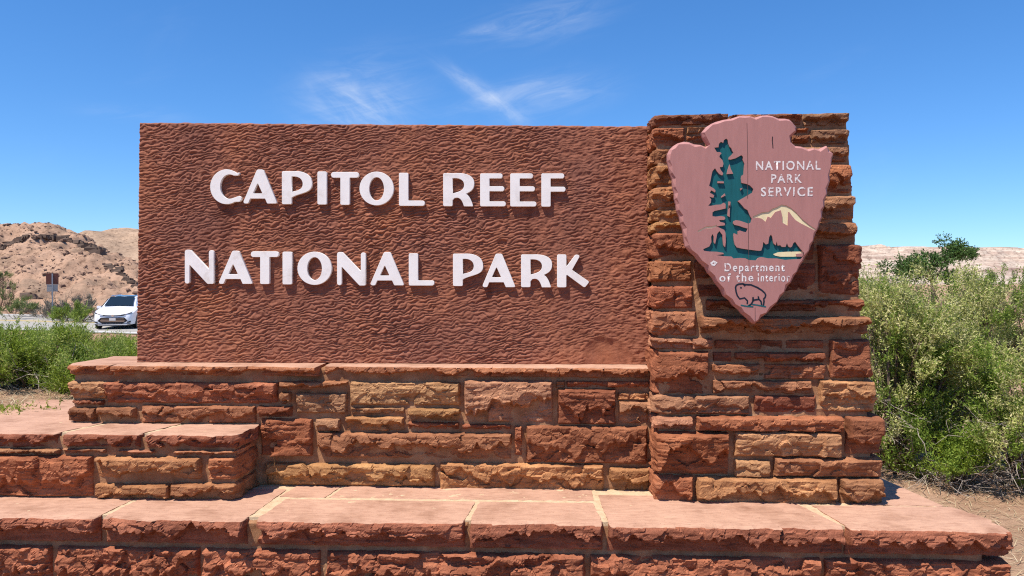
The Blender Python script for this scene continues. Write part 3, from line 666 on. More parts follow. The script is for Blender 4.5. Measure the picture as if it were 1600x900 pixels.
def glyphs():
    G = {}
    G['I'] = (57, [rounded([(0, 0, 9), (57, 0, 9), (57, 200, 9), (0, 200, 9)])])
    G['T'] = (170, [rounded([(0, 0, 17), (170, 0, 17), (170, 35, 17), (114, 35, 3), (114, 200, 9), (57, 200, 9), (57, 35, 3), (0, 35, 17)])])
    G['L'] = (157, [rounded([(0, 0, 9), (57, 0, 9), (57, 168, 4), (157, 168, 15), (157, 200, 15), (0, 200, 9)])])
    G['E'] = (157, [rounded([(0, 0, 9), (137, 0, 14), (137, 30, 14), (57, 30, 3), (57, 78, 3), (148, 78, 14), (148, 108, 14), (57, 108, 3), (57, 170, 3), (157, 170, 14), (157, 200, 14), (0, 200, 9)])])
    G['F'] = (148, [rounded([(0, 0, 9), (140, 0, 14), (140, 30, 14), (57, 30, 3), (57, 80, 3), (148, 80, 14), (148, 110, 14), (57, 110, 3), (57, 200, 9), (0, 200, 9)])])
    G['A'] = (208, [rounded([(84, -6, 14), (122, -6, 14), (208, 200, 7), (146, 200, 7), (133, 170, 4), (42, 170, 4), (30, 200, 12), (-4, 200, 12)]), rounded([(88, 76, 3), (117, 139, 3), (59, 139, 3)])])
    G['N'] = (177, [rounded([(0, 0, 15), (33, 0, 15), (147, 118, 2), (147, 3, 14), (177, 3, 14), (177, 205, 9), (138, 205, 12), (29, 90, 2), (29, 203, 14), (0, 203, 14)])])
    G['K'] = (197, [rounded([(0, 0, 9), (57, 0, 9), (57, 72, 2), (112, 0, 14), (143, 4, 14), (92, 92, 2), (198, 164, 9), (168, 200, 12), (60, 122, 2), (57, 126, 1), (57, 197, 9), (0, 197, 9)])])
    G['O'] = (209, [arc(104.5, 100, 104.5, 102, 0, 356, 60), arc(104.5, 102, 45, 70, 0, 354, 44)])
    P = rounded([(60, 197, 9), (0, 197, 9), (0, 0, 9)])[::1]
    G['P'] = (184, [[*rounded([(60, 120, 0), (60, 202, 9), (0, 202, 9), (0, 0, 9), (60, 0, 0)])] + bez((70, 0), (140, -4), (184, 24), (184, 76), 14) + bez((184, 76), (184, 118), (155, 126), (118, 138), 10) + bez((118, 138), (95, 145), (72, 152), (60, 162), 6),
                    bez((60, 33), (100, 28), (127, 48), (127, 78), 12) + bez((127, 78), (127, 112), (98, 118), (60, 126), 10)])
    G['P'][1][0] = [q for q in G['P'][1][0] if q != (60, 120)]
    G['R'] = (190, [rounded([(58, 165, 3), (58, 202, 9), (0, 202, 9), (0, 0, 9), (60, 0, 0)]) + bez((70, 0), (140, -4), (190, 14), (190, 62), 14) + bez((190, 62), (190, 106), (160, 116), (140, 126), 10) + bez((140, 126), (165, 140), (176, 180), (183, 200), 8) + [(180, 203), (128, 203)] + bez((126, 200), (118, 172), (106, 150), (84, 150), 8) + [(70, 152)],
                    bez((58, 31), (100, 26), (128, 44), (128, 72), 12) + bez((128, 72), (128, 105), (98, 114), (58, 124), 10)])
    # C: outer arc, rounded terminals, inner arc
    outer = arc(100, 105, 100, 106, -52, -300, 44); inner = arc(118, 104, 57, 74, -288, -66, 36)
    t1 = outer[-1]; t0 = inner[0]; e1 = outer[0]; e0 = inner[-1]
    def capend(a, b, bulge):
        m = (np.array(a) + np.array(b)) / 2; v = np.array(b) - np.array(a); n = np.array([v[1], -v[0]]) ; n = n / np.linalg.norm(n) * np.linalg.norm(v) / 2 * bulge
        ang = [math.pi * k / 6 for k in range(1, 6)]; return [tuple(m - v / 2 * math.cos(q) + n * math.sin(q)) for q in ang]
    G['C'] = (190, [outer + [(180, 196), (190, 182), (189, 168), (178, 160)] + inner + [(168, 37), (176, 30), (176, 18)]])
    return G
GL = glyphs()
M_LETTER = Mat('white_letter_paint', .5, .35); M_LETTER.color(M_LETTER.ramp(M_LETTER.noise(14, 5, .6), [(.28, (.72, .66, .60)), (.42, (.83, .785, .74)), (.7, (.88, .84, .79))])); M_LETTER.bump(M_LETTER.noise(70, 4, .6), .12, .002); M_LETTER = M_LETTER.m
Z1, Z2 = (270, 240, 3.912), (600, 240, 3.912)
row1 = [('C', Z1, 230, 420, 98, 310), ('A', Z1, 432, 640, 104, 306), ('P', Z1, 668, 852, 108, 310), ('I', Z1, 885, 942, 110, 312), ('T', Z1, 968, 1138, 113, 314), ('O', Z1, 1142, 1351, 113, 320), ('L', Z2, 92, 250, 118, 320), ('R', Z2, 362, 552, 120, 322), ('E', Z2, 588, 745, 122, 323), ('E', Z2, 772, 932, 122, 324), ('F', Z2, 962, 1110, 122, 325)]
row2 = [('N', Z1, 75, 252, 588, 797), ('A', Z1, 282, 490, 600, 797), ('T', Z1, 478, 648, 598, 798), ('I', Z1, 672, 730, 600, 800), ('O', Z1, 763, 972, 602, 806), ('N', Z1, 1005, 1180, 602, 807), ('A', Z1, 1208, 1416, 608, 806), ('L', Z2, 152, 308, 610, 807), ('P', Z2, 422, 606, 612, 810), ('A', Z2, 602, 805, 618, 817), ('R', Z2, 838, 1028, 617, 817), ('K', Z2, 1058, 1255, 617, 818)]
for ch, (ox, oy, sc), xa, xb, ya, yb in row1 + row2:
    w, loops = GL[ch]; L2 = []
    nat_h = 210 if ch in 'CO' else 200
    for lp in loops:
        q = []
        for (gx, gy) in lp:
            px = ox + (xa + gx * (xb - xa) / w) / sc; py = oy + (ya + gy * (yb - ya) / (205 if ch in 'NO' else 211 if ch == 'C' else 202 if ch in 'PR' else 197 if ch == 'K' else 200)) / sc
            p = on_y(px, py, -.016); q.append((p[0], p[2]))
        L2.append(q)
    me = filled(L2, .0085, .0014); me.materials.append(M_LETTER)
    c = np.array([np.mean([q[0] for q in L2[0]]), 0, np.mean([q[1] for q in L2[0]])])
    link('letter', me, panel, Vector((0, -.0095, 0)) - Vector(base))

# ---------- arrowhead board on the pillar
AY = -.392
base = np.array(on_y(1183, 505, AY)); board_t = local_thing('arrowhead_board', 'dusty pink arrowhead shaped wooden board with carved teal tree on pillar', 'sign board', base)
M_PINK = paint('dusty_pink_paint', (.42, .195, .170), .045); M_TEAL = paint('teal_paint', (.006, .105, .115), .12); M_CREAM = paint('cream_paint', (.80, .68, .40), .05); M_NAVY = paint('navy_paint', (.006, .016, .03), .1); M_WORN_SHADED = worn_shaded_white()
M_STEEL = plain('galvanised_steel', (.35, .35, .36), .5, .8)
def build_board():
    def pz(pts, ox, oy, sc): return [((lambda p: (p[0] - base[0], p[2] - base[2]))(on_y(ox + x / sc, oy + y / sc, AY))) for x, y in pts]
    out = [(205, 150), (182, 118), (178, 95), (195, 72), (235, 50), (300, 35), (352, 22), (400, 30), (450, 20), (500, 33), (545, 40), (575, 72), (572, 92), (553, 118), (552, 135), (570, 148), (620, 160), (665, 160), (697, 150), (727, 183), (716, 240), (712, 300), (695, 380), (680, 450), (655, 520), (625, 590), (590, 650), (550, 720), (510, 780), (470, 830), (430, 865), (398, 893), (385, 885), (330, 835), (270, 775), (235, 720), (190, 660), (150, 610), (108, 570), (105, 530), (90, 470), (75, 420), (62, 350), (55, 290), (40, 240), (32, 185), (58, 148), (105, 130), (150, 142), (195, 150)]
    O = np.array(pz(out, 1030, 170, 2.648)); r = np.random.RandomState(4)
    pts = []
    for i in range(len(O)):
        a, b = O[i], O[(i + 1) % len(O)]; n = max(1, int(round(np.linalg.norm(b - a) / .030)))
        for k in range(n): pts.append(a + (b - a) * (k + (r.uniform(-.2, .2) if k else 0)) / n)
    O = np.array(pts); n = len(O); t = np.roll(O, -1, 0) - np.roll(O, 1, 0); t /= np.linalg.norm(t, axis=1)[:, None]
    area = np.sum(O[:, 0] * np.roll(O[:, 1], -1) - np.roll(O[:, 0], -1) * O[:, 1]); nin = np.stack([-t[:, 1], t[:, 0]], -1) * (1 if area > 0 else -1)
    O = O + nin * np.where(np.arange(n) % 2 == 0, 0, r.uniform(.001, .005, n))[:, None]
    ins = np.where(np.arange(n) % 2 == 0, r.uniform(.008, .012, n), r.uniform(.012, .017, n)); Fr = O + nin * ins[:, None]
    R7 = (1100, 210, 7.5); R8 = (1090, 310, 8.18); R4 = (1090, 360, 6.0); R3 = (1090, 200, 4.285)
    tree = pz([(262, 48), (278, 65), (285, 110), (300, 145), (320, 160), (330, 190), (345, 215), (325, 240), (292, 270), (290, 292), (310, 296), (370, 280), (415, 255), (438, 243), (458, 262), (455, 300), (475, 345), (470, 400), (465, 470), (440, 485), (435, 520), (440, 568), (490, 578), (540, 598), (578, 638), (570, 682), (500, 722), (440, 757), (395, 782), (420, 802), (445, 830), (470, 860)], *R7) \
        + pz([(585, 118), (640, 150), (665, 215), (692, 260), (684, 308), (655, 325), (600, 305), (540, 285), (490, 278), (460, 292), (455, 318), (470, 338), (530, 350), (590, 372), (640, 385), (625, 432), (590, 427), (540, 410), (515, 420), (515, 470), (490, 455), (465, 445), (460, 480), (465, 540), (475, 590), (500, 625), (560, 640), (660, 655), (740, 665), (795, 670)], *R8) \
        + pz([(598, 188), (610, 150), (616, 108), (640, 132), (662, 125), (672, 60), (688, 38), (700, 60), (712, 122), (734, 140), (741, 103), (752, 143), (775, 138), (790, 155), (825, 155), (838, 118), (850, 150), (868, 160), (885, 152), (897, 120), (915, 106), (942, 145), (985, 196), (1000, 212), (994, 242), (968, 268), (900, 270), (820, 276), (740, 263), (660, 262), (600, 250), (570, 258), (550, 281), (480, 278), (448, 262), (400, 258), (335, 263), (318, 245), (240, 241), (175, 232), (246, 222), (240, 210), (180, 200), (110, 198), (60, 191), (53, 176), (110, 150), (130, 110), (127, 60), (140, 33), (152, 60), (152, 112), (164, 128), (176, 75), (184, 32), (205, 6), (233, 42), (236, 85), (242, 140), (258, 158), (264, 110), (262, 40)], *R4) \
        + pz([(356, 440), (340, 402), (240, 357), (290, 350), (345, 345), (352, 328), (340, 312), (290, 300), (274, 279), (295, 275), (340, 275), (354, 255), (345, 235), (300, 225), (230, 233), (190, 227), (190, 180), (215, 160), (290, 145), (358, 128), (357, 70), (335, 55), (300, 78), (230, 82), (170, 95)], *R8) \
        + pz([(50, 836), (80, 800), (85, 760), (60, 730), (110, 742), (120, 715), (95, 697), (68, 685), (85, 655), (130, 680), (135, 655), (110, 630), (60, 602), (75, 550), (90, 470), (100, 430), (130, 395), (150, 430), (180, 465), (215, 480), (225, 455), (195, 415), (185, 385), (220, 380), (228, 340), (215, 300), (180, 265), (186, 242), (205, 225), (190, 207), (150, 207), (120, 155), (170, 150), (175, 110), (200, 85), (225, 100), (235, 65)], *R7)
    isl = [pz([(300, 352), (312, 400), (342, 460), (268, 465), (278, 420)], *R7), pz([(162, 548), (232, 552), (232, 572), (160, 570)], *R7), pz([(242, 692), (252, 715), (205, 742), (200, 732)], *R7), pz([(422, 635), (452, 628), (430, 658)], *R7), pz([(288, 785), (312, 790), (304, 860), (286, 880)], *R7), pz([(395, 90), (414, 90), (410, 238), (384, 222)], *R8), pz([(925, 219), (991, 214), (984, 246), (930, 246)], *R4)]
    mount = pz([(370, 592), (430, 565), (475, 560), (500, 540), (530, 530), (560, 513), (592, 518), (625, 535), (660, 565), (700, 610), (750, 650), (797, 680), (788, 687), (690, 638), (655, 616), (635, 592), (613, 562), (607, 562), (603, 654), (567, 634), (566, 585), (557, 550), (520, 562), (490, 602), (470, 592), (455, 628), (430, 607), (400, 599), (372, 605)], *R3)
    ridge = pz([(0, 688), (60, 658), (100, 658), (130, 648), (127, 662), (95, 671), (55, 671), (3, 700)], *R3)
    plate_t = .0095
    plate = filled([[tuple(p) for p in Fr], tree, *isl, mount, ridge], plate_t / 2)
    v = np.empty(len(plate.vertices) * 3, np.float32); plate.vertices.foreach_get('co', v); v = v.reshape(-1, 3); v[:, 1] += plate_t / 2; faces = [tuple(p.vertices) for p in plate.polygons]
    V = [tuple(map(float, p)) for p in v]; n0 = len(V)
    lay = [(Fr, 0), (O, .020), (O + nin * .001, .045), (O + nin * .006, .058)]
    for L_, dy in lay: V += [(float(p[0]), dy, float(p[1])) for p in L_]
    for q in range(len(lay) - 1):
        for k in range(n): faces.append((n0 + q * n + k, n0 + q * n + (k + 1) % n, n0 + (q + 1) * n + (k + 1) % n, n0 + (q + 1) * n + k))
    faces.append(tuple(n0 + 3 * n + k for k in range(n)))
    k0 = len(V); V += [(float(p[0]), plate_t + .0002, float(p[1])) for p in Fr]; faces.append(tuple(k0 + k for k in range(n)))
    me = bpy.data.meshes.new('board'); me.from_pydata(V, [], faces); me.materials.append(M_PINK); me.update(); link('board', me, board_t)
    def sheet(name, loops, y, mat, label=None, th=.0004):
        me = filled(loops, th); me.materials.append(mat); o = link(name, me, board_t, (0, y, 0))
        if label: o['label'] = label
        return o
    def grow(px, o): return pz(px, *o)
    sheet('tree_relief', [pz([(0, 40), (330, 40), (460, 330), (440, 620), (900, 640), (1100, 900), (0, 900)], 1100 - 20, 205, 5.0) if False else tree], plate_t - .0009, M_TEAL, 'teal conifer and forest line carved into the board')
    sheet('lake_relief', [pz([(712, 222), (760, 204), (850, 199), (984, 197), (999, 213), (982, 240), (900, 246), (780, 246), (730, 236)], *R4)], plate_t - .0022, M_CREAM, 'cream lake at the foot of the trees')
    sheet('mountain_relief', [mount], .0036, M_CREAM, 'cream snowy mountain carved into the board'); sheet('ridge_relief', [ridge], .0030, M_CREAM)
    def text(body, x0, y0, x1, y1, bold):
        cu = bpy.data.curves.new('lettering', 'FONT'); cu.body = body; cu.space_character = 1.25; cu.offset = bold; ob = bpy.data.objects.new('lettering', cu); col.objects.link(ob)
        dg = bpy.context.evaluated_depsgraph_get(); me = bpy.data.meshes.new_from_object(ob.evaluated_get(dg)); bpy.data.objects.remove(ob)
        v = np.empty(len(me.vertices) * 3, np.float32); me.vertices.foreach_get('co', v); v = v.reshape(-1, 3); a = pz([(x0, y1), (x1, y0)], 0, 0, 1)
        w = v[:, 0].max() - v[:, 0].min(); h = v[:, 1].max() - v[:, 1].min()
        X = a[0][0] + (v[:, 0] - v[:, 0].min()) / w * (a[1][0] - a[0][0]); Z = a[0][1] + (v[:, 1] - v[:, 1].min()) / h * (a[1][1] - a[0][1])
        me.vertices.foreach_set('co', np.stack([X, X * 0 - .0009, Z], -1).ravel()); me.materials.clear(); me.materials.append(M_WORN_SHADED); me.update(); link('lettering', me, board_t)
    text('NATIONAL', 1181, 251, 1282, 266, .02); text('PARK', 1205, 272, 1253, 286, .02); text('SERVICE', 1189, 292, 1270, 307, .02)
    text('Department', 1132, 411, 1226, 428, .02); text('of', 1124, 427, 1142, 440, .02); text('the', 1150, 427, 1177, 440, .02); text('Interior', 1184, 427, 1234, 440, .02)
    def ribbon(name, lines, mat, w, y=-.0008):
        g = Geo()
        for ln in lines:
            P = np.array(pz(ln, *R4)); t = np.gradient(P, axis=0); t /= np.linalg.norm(t, axis=1)[:, None] + 1e-9; nn = np.stack([-t[:, 1], t[:, 0]], -1) * w / 2
            A, B = P + nn, P - nn; g.add([(p[0], y, p[1]) for p in A] + [(p[0], y, p[1]) for p in B], [(k, k + 1, len(P) + k + 1, len(P) + k) for k in range(len(P) - 1)])
        return g.build(name, mat, board_t)
    ribbon('bison_outline', [[(465, 690), (467, 660), (440, 632), (395, 642), (372, 612), (360, 575), (355, 535), (362, 515), (385, 503), (425, 500), (445, 508), (500, 510), (560, 535), (600, 560), (628, 585), (638, 605), (632, 628), (620, 640), (622, 665), (616, 705)], [(600, 700), (594, 665), (574, 645), (568, 618)], [(574, 645), (532, 652), (518, 662), (505, 688), (480, 706)], [(518, 662), (520, 625)], [(428, 502), (445, 522)], [(400, 533), (412, 541)]], M_NAVY, .0072)
    ribbon('bison_ground', [[(404, 700), (440, 708), (470, 712), (522, 716)], [(512, 694), (560, 700), (600, 708), (640, 716)], [(470, 705), (500, 700)]], M_TEAL, .006)
    ribbon('paint_chip', [[(122, 312), (150, 290), (182, 308)], [(130, 318), (155, 325), (172, 305)]], M_WORN_SHADED, .009)
    gap = plain('dark_joint_gap', (.10, .05, .045), .9)  # dark brown for the joint lines between the boards
    for ln in ([(540, 860), (538, 720)], [(482, 330), (478, 200), (474, -100)], [(468, -300), (470, -500), (468, -760), (462, -1010)]): ribbon('board_joint', [ln], gap, .0018)
    ribbon('split_crack', [[(702, -880), (700, -840), (704, -800), (706, -770)]], plain('open_crack', (.03, .015, .02), .9), .004)
    for z in (.35, .8):
        for x in (-.16, .10): Geo().box((x, .054, z), (x + .04, .22, z + .05)).build('mounting_bracket', M_STEEL, board_t)
build_board()

# ------------------------------------------------------------------ plants
def leaves(name, B, D, L, nl, ll, lw, spread, seed, mat, parent, up=.0):
    r = np.random.RandomState(seed); n = len(B); t = np.tile(np.linspace(.08, 1, nl), (n, 1)) + r.uniform(-.05, .05, (n, nl))
    pos = B[:, None] + D[:, None] * (L[:, None] * t)[..., None]; pos = pos.reshape(-1, 3)
    dd = np.repeat(D, nl, 0) * .75 + r.normal(size=(n * nl, 3)) * spread + [0, 0, up]; dd /= np.linalg.norm(dd, axis=1)[:, None]
    sd = np.cross(dd, r.normal(size=dd.shape)); sd /= np.linalg.norm(sd, axis=1)[:, None] + 1e-9; l = ll * r.uniform(.6, 1.25, len(dd))[:, None]; w = lw * r.uniform(.7, 1.2, len(dd))[:, None]
    V = np.stack([pos, pos + dd * l * .45 + sd * w / 2, pos + dd * l, pos + dd * l * .45 - sd * w / 2], 1).reshape(-1, 3)
    F = np.arange(len(V)).reshape(-1, 4); o = link(name, mesh(name, V, F, False, [mat]), parent); return stuff(o)
def shrub(name, label, cat, px, D, rx, ry, h, nspr, mat, tip, seed, zoff=0, ll=.028, lw=.0042, spl=.10, nl=13, spread=.42, bark_m=None, group=None, lobes=16, dead=0, lift=.28, tipf=.3, X=None, stems_shown=True, flat=1.0):
    r = np.random.RandomState(seed); Xc = (px - 800) / FPX * D if X is None else X; Yc = D + CAM[1]; zc = float(ground_z(np.array([Xc]), np.array([Yc]))[0]) + zoff
    t = thing(name, label, cat, (Xc, Yc, zc), 0, group)
    LC = []
    for k in range(lobes):
        a = r.rand() * 6.283; q = math.sqrt(r.rand()); hh = (lift + (1 - lift) * r.rand()) * h; taper = 1 - .45 * max(0, hh / h - .55) / .45 * flat
        LC.append((rx * q * math.cos(a) * taper * .8, ry * q * math.sin(a) * taper * .8, hh * .86, (.20 + .17 * r.rand())))
    LC = np.array(LC); k = r.randint(0, lobes, nspr); dirs = r.normal(size=(nspr, 3)); dirs /= np.linalg.norm(dirs, axis=1)[:, None]
    rad = LC[k, 3] * (r.rand(nspr) ** .45); sc = np.array([rx / .8, ry / .8, h / 1.5]); sc = np.minimum(sc, 2.2) if h < 2.5 else sc
    Bp = LC[k, :3] + dirs * rad[:, None] * sc * 1.0
    nc = max(8, nspr // 16); cl = r.randint(0, nc, nspr); Bp = Bp[cl] + r.normal(size=(nspr, 3)) * .055 * max(rx, .55) * np.array([1, 1, .8]); dirs = dirs[cl] * .7 + dirs * .5; Bp[:, 2] = np.maximum(Bp[:, 2], .03 * h)
    zq = np.quantile(Bp[:, 2], .985) + spl * .75; Bp[:, 2] *= h / zq; LC[:, 2] *= h / zq
    keep = (Bp[:, 2] < h * 1.03) & (NZ(Bp * (4.2 / max(rx, .3)) + seed) + .45 * NZ(Bp * 9 / max(rx, .3)) > -.24); Bp = Bp[keep]; dirs = dirs[keep]
    Dn = dirs * .55 + np.stack([Bp[:, 0] / rx * .5, Bp[:, 1] / ry * .5, np.full(len(Bp), .75)], -1); Dn /= np.linalg.norm(Dn, axis=1)[:, None]
    L = spl * r.uniform(.6, 1.4, len(Bp)); out = Bp[:, 2] / h + np.hypot(Bp[:, 0] / rx, Bp[:, 1] / ry) * .4 + .9 * NZ(Bp * 3.3 / max(rx, .4) + seed * .7) + r.normal(size=len(Bp)) * .12; tipm = out > np.quantile(out, 1 - tipf) if tipf > 0 else np.zeros(len(Bp), bool)
    leaves('foliage', Bp[~tipm], Dn[~tipm], L[~tipm], nl, ll, lw, spread, seed + 1, mat, t)
    if tipm.any(): leaves('foliage_tips', Bp[tipm], Dn[tipm], L[tipm], nl, ll, lw, spread * .9, seed + 2, tip, t)
    g = Geo(); br = r.rand
    for (x, y, z, q) in LC:
        b = np.array([x * .12, y * .12, -.04]); m = np.array([x * .55, y * .55, z * .45]) + r.normal(size=3) * .04 * h; e = np.array([x, y, z]); rad0 = .010 * h + .004
        g.tube([b, m, e], [rad0, rad0 * .65, rad0 * .3], 5)
    sub = r.choice(len(Bp), min(len(Bp), 260), replace=False)
    for s_ in sub:
        c = LC[r.randint(lobes)] if False else LC[np.argmin(((LC[:, :3] - Bp[s_]) ** 2).sum(1))]; p0 = np.array(c[:3]) * r.uniform(.6, 1); p1 = Bp[s_]; m = (p0 + p1) / 2 + r.normal(size=3) * .02 * h
        g.tube([p0, m, p1], [.0035 * h, .0022 * h, .0012 * h], 3, False)
    g.build('stems', bark_m or M_BARK, t, smooth=True)
    if dead:
        g = Geo()
        for _ in range(dead):
            a = r.rand() * 6.283; q = math.sqrt(r.rand()) * .95; p = np.array([rx * q * math.cos(a), ry * q * math.sin(a), r.uniform(.0, .42) * h]); v = r.normal(size=3) * np.array([1, 1, .45]); v /= np.linalg.norm(v); ln = r.uniform(.12, .42); P = [p]
            for s_ in range(3): v = v + r.normal(size=3) * .35; v /= np.linalg.norm(v); P.append(P[-1] + v * ln / 3)
            P = [np.array([p_[0], p_[1], max(p_[2], .005)]) for p_ in P]; w = r.uniform(.0016, .0042); g.tube(P, [w, w * .8, w * .6, w * .35], 3, False)
        stuff(g.build('dead_twigs', M_TWIG, t, smooth=True))
    return t
M_BARK = bark('shrub_bark', (.10, .065, .045), (.20, .145, .11)); M_TWIG = bark('grey_dead_twigs', (.24, .19, .15), (.46, .39, .33))
LG = leaf('bright_shrub_leaves', [(0, (.13, .19, .018)), (.5, (.23, .31, .03)), (1, (.34, .42, .055))], .42)
LGT = leaf('bright_shrub_tips', [(0, (.18, .28, .04)), (.6, (.29, .37, .07)), (1, (.46, .46, .16))], .42)
LR = leaf('sage_leaves', [(0, (.12, .20, .028)), (.5, (.22, .32, .045)), (1, (.34, .42, .08))], .42)
LRT = leaf('sage_seed_tips', [(0, (.30, .37, .08)), (.5, (.48, .48, .16)), (1, (.70, .62, .34))], .35)
LC_ = leaf('cottonwood_leaves', [(0, (.05, .11, .025)), (.6, (.085, .16, .035)), (1, (.13, .21, .06))], .3)
LF = leaf('far_shrub_leaves', [(0, (.12, .16, .05)), (.6, (.20, .24, .08)), (1, (.30, .32, .13))], .35)
LB = leaf('far_green_brush', [(0, (.14, .21, .03)), (.6, (.23, .31, .05)), (1, (.33, .40, .10))], .35)
LGR = leaf('grey_brush', [(0, (.12, .11, .08)), (.6, (.20, .18, .14)), (1, (.28, .25, .2))], .15)

GL_ = 'green shrubs behind the left end of the plinth'
KW = dict(ll=.026, lw=.0062, spread=.62, nl=12)
shrub('green_shrub', 'bright green shrub crowding against the left end of the stone plinth', 'shrub', 150, 5.15, .36, .36, .32, 2300, LG, LGT, 11, group=GL_, dead=30, tipf=.35, lift=.08, **KW)
shrub('green_shrub', 'broad bright green shrub over pale straw, second along from the plinth', 'shrub', 50, 5.3, .42, .38, .45, 3200, LG, LGT, 12, group=GL_, dead=60, tipf=.35, lift=.08, lobes=20, **KW)
shrub('green_shrub', 'bright green shrub farthest from the plinth, beside the pale slab', 'shrub', -50, 5.15, .40, .36, .44, 2200, LG, LGT, 13, group=GL_, dead=50, tipf=.3, lift=.08, **KW)
shrub('green_shrub', 'green shrub growing between the plinth shrubs and the road', 'shrub', 90, 7.6, .70, .5, .30, 2600, LG, LGT, 14, group=GL_, tipf=.4, lift=.1, ll=.03, lw=.007, spread=.6)
shrub('green_shrub', 'lower green shrub just behind the left edge of the carved panel', 'shrub', 205, 7.2, .5, .4, .22, 1700, LG, LGT, 15, group=GL_, tipf=.35, lift=.1, ll=.03, lw=.007, spread=.6)
GR_ = 'tall sage green shrubs beside the pillar'
KR = dict(ll=.027, lw=.0085, spread=.8, nl=12, spl=.12)
shrub('tall_shrub', 'tall sage green shrub with cream tips directly beside the pillar', 'shrub', 1400, 5.55, .52, .50, 1.42, 6500, LR, LRT, 21, group=GR_, dead=220, tipf=.48, lobes=34, lift=.12, **KR)
shrub('tall_shrub', 'tallest yellow green shrub standing in front of the dark cottonwood', 'shrub', 1485, 6.0, .54, .50, 1.52, 6500, LR, LRT, 22, group=GR_, dead=200, tipf=.46, lobes=34, lift=.12, **KR)
shrub('tall_shrub', 'wide sage shrub over bare grey twigs beyond the slab corner', 'shrub', 1605, 5.2, .55, .45, 1.10, 5600, LR, LRT, 23, group=GR_, dead=300, tipf=.44, lobes=30, lift=.2, **KR)
shrub('tall_shrub', 'small bright green shrub low on the ground below the tall sage shrubs', 'shrub', 1490, 5.2, .28, .25, .32, 900, LR, LG, 24, group=GR_, dead=160, tipf=.5, lobes=14, lift=.05, **KR)
shrub('tall_shrub', 'sage shrub behind the pillar edge with a green rounded top', 'shrub', 1365, 8.6, .9, .7, 1.58, 4200, LR, LR, 25, group=GR_, tipf=.3, lobes=24, lift=.15, ll=.034, lw=.009, spread=.75)
shrub('tall_shrub', 'darker green spreading shrub behind the tall sage shrubs', 'shrub', 1575, 13.5, 1.6, 1.2, 1.75, 4600, LF, LR, 26, group=GR_, tipf=.3, lobes=30, lift=.15, ll=.05, lw=.016, spl=.16, spread=.75)
shrub('tall_shrub', 'darker green spreading shrub left of the dark cottonwood', 'shrub', 1385, 15, 1.1, 1.2, 1.60, 3400, LF, LR, 27, group=GR_, tipf=.3, lobes=24, lift=.15, ll=.05, lw=.016, spl=.16, spread=.75)
def cottonwood():
    D = 46; Xc = (1457 - 800) / FPX * D; Yc = D + CAM[1]; zc = float(ground_z(np.array([Xc]), np.array([Yc]))[0]); r = np.random.RandomState(8)
    t = thing('cottonwood_tree', 'dark green cottonwood tree with two crowns against the mesa', 'tree', (Xc, Yc, zc))
    top = at_dist(1462, 382, D)[2] - zc
    lob = []
    for dx, dz, s, n in ((-1.45, -.75, .62, 7), (-.7, -1.1, .6, 6), (.45, -.65, .66, 7), (1.15, -.15, .62, 7), (1.6, -.05, .4, 4), (.3, -1.4, .5, 4)):
        for _ in range(n): lob.append((dx * 1.15 + r.normal() * .33, r.normal() * .6, top + dz - .35 + r.normal() * .25, s * r.uniform(.4, .75)))
    lob = np.array(lob); n = 2600; k = r.randint(0, len(lob), n); d = r.normal(size=(n, 3)); d /= np.linalg.norm(d, axis=1)[:, None]; B = lob[k, :3] + d * (lob[k, 3] * r.rand(n) ** .4)[:, None]
    leaves('crown', B, d, np.full(n, .22), 5, .12, .085, .8, 5, LC_, t)
    g = Geo(); g.tube([(0, 0, -.3), (.05, 0, top * .35), (.0, 0, top * .55)], [.16, .12, .1], 7); M_ = [(-1.3, 0, top - 1.2), (1.2, 0, top - .7), (.3, .3, top - 1.0), (-.6, -.2, top - 1.4)]
    for e in M_: g.tube([(0, 0, top * .52), (e[0] * .45, e[1] * .5, top * .68), e], [.08, .055, .02], 5)
    g.build('trunk', M_BARK, t, smooth=True)
cottonwood()
def dead_bush(label, px, py, D, h, seed, n=9, w=.55):
    p = at_dist(px, py, D); zc = float(ground_z(np.array([p[0]]), np.array([p[1]]))[0]); t = thing('dead_bush', label, 'dead bush', (p[0], p[1], zc), 0, 'leafless bushes across the road'); r = np.random.RandomState(seed); g = Geo()
    def grow(p, v, l, w_, dep):
        P = [p]
        for s_ in range(3): v = v + r.normal(size=3) * .22; v /= np.linalg.norm(v); P.append(P[-1] + v * l / 3)
        g.tube(P, [w_, w_ * .85, w_ * .7, w_ * .5], 4, False)
        if dep:
            for _ in range(3): u = v + r.normal(size=3) * .55; u /= np.linalg.norm(u); grow(P[r.randint(1, 4)], u, l * .62, w_ * .55, dep - 1)
    for _ in range(n): a = r.rand() * 6.28; v = np.array([math.cos(a) * w, math.sin(a) * w, 1.]); grow(np.array([0, 0, -.05]), v / np.linalg.norm(v), h * .55, .035, 3)
    g.build('branches', bark('dead_branch_bark_%d' % seed, (.09, .07, .06), (.19, .155, .13)), t)
dead_bush('leafless dark bush beside the brown road sign', 101, 488, 48, 2.3, 1)
dead_bush('leafless dark bush between the brown sign bush and the minivan', 128, 492, 47, 1.7, 2, 7, .8)
def far_shrub(label, px, D, w, h, seed, mat=LB, name='roadside_shrub', n=260):
    shrub(name, label, 'shrub', px, D, w, w, h, n, mat, mat, seed, ll=.20, lw=.034, spl=.35, nl=9, spread=.3, lobes=10, tipf=0, group='small shrubs along the road', lift=.15)
far_shrub('rounded lime green shrub across the road left of the minivan', 104, 46.5, 1.0, 1.15, 31); far_shrub('lime green shrub beside the minivan bumper', 133, 46, .8, 1.2, 32)
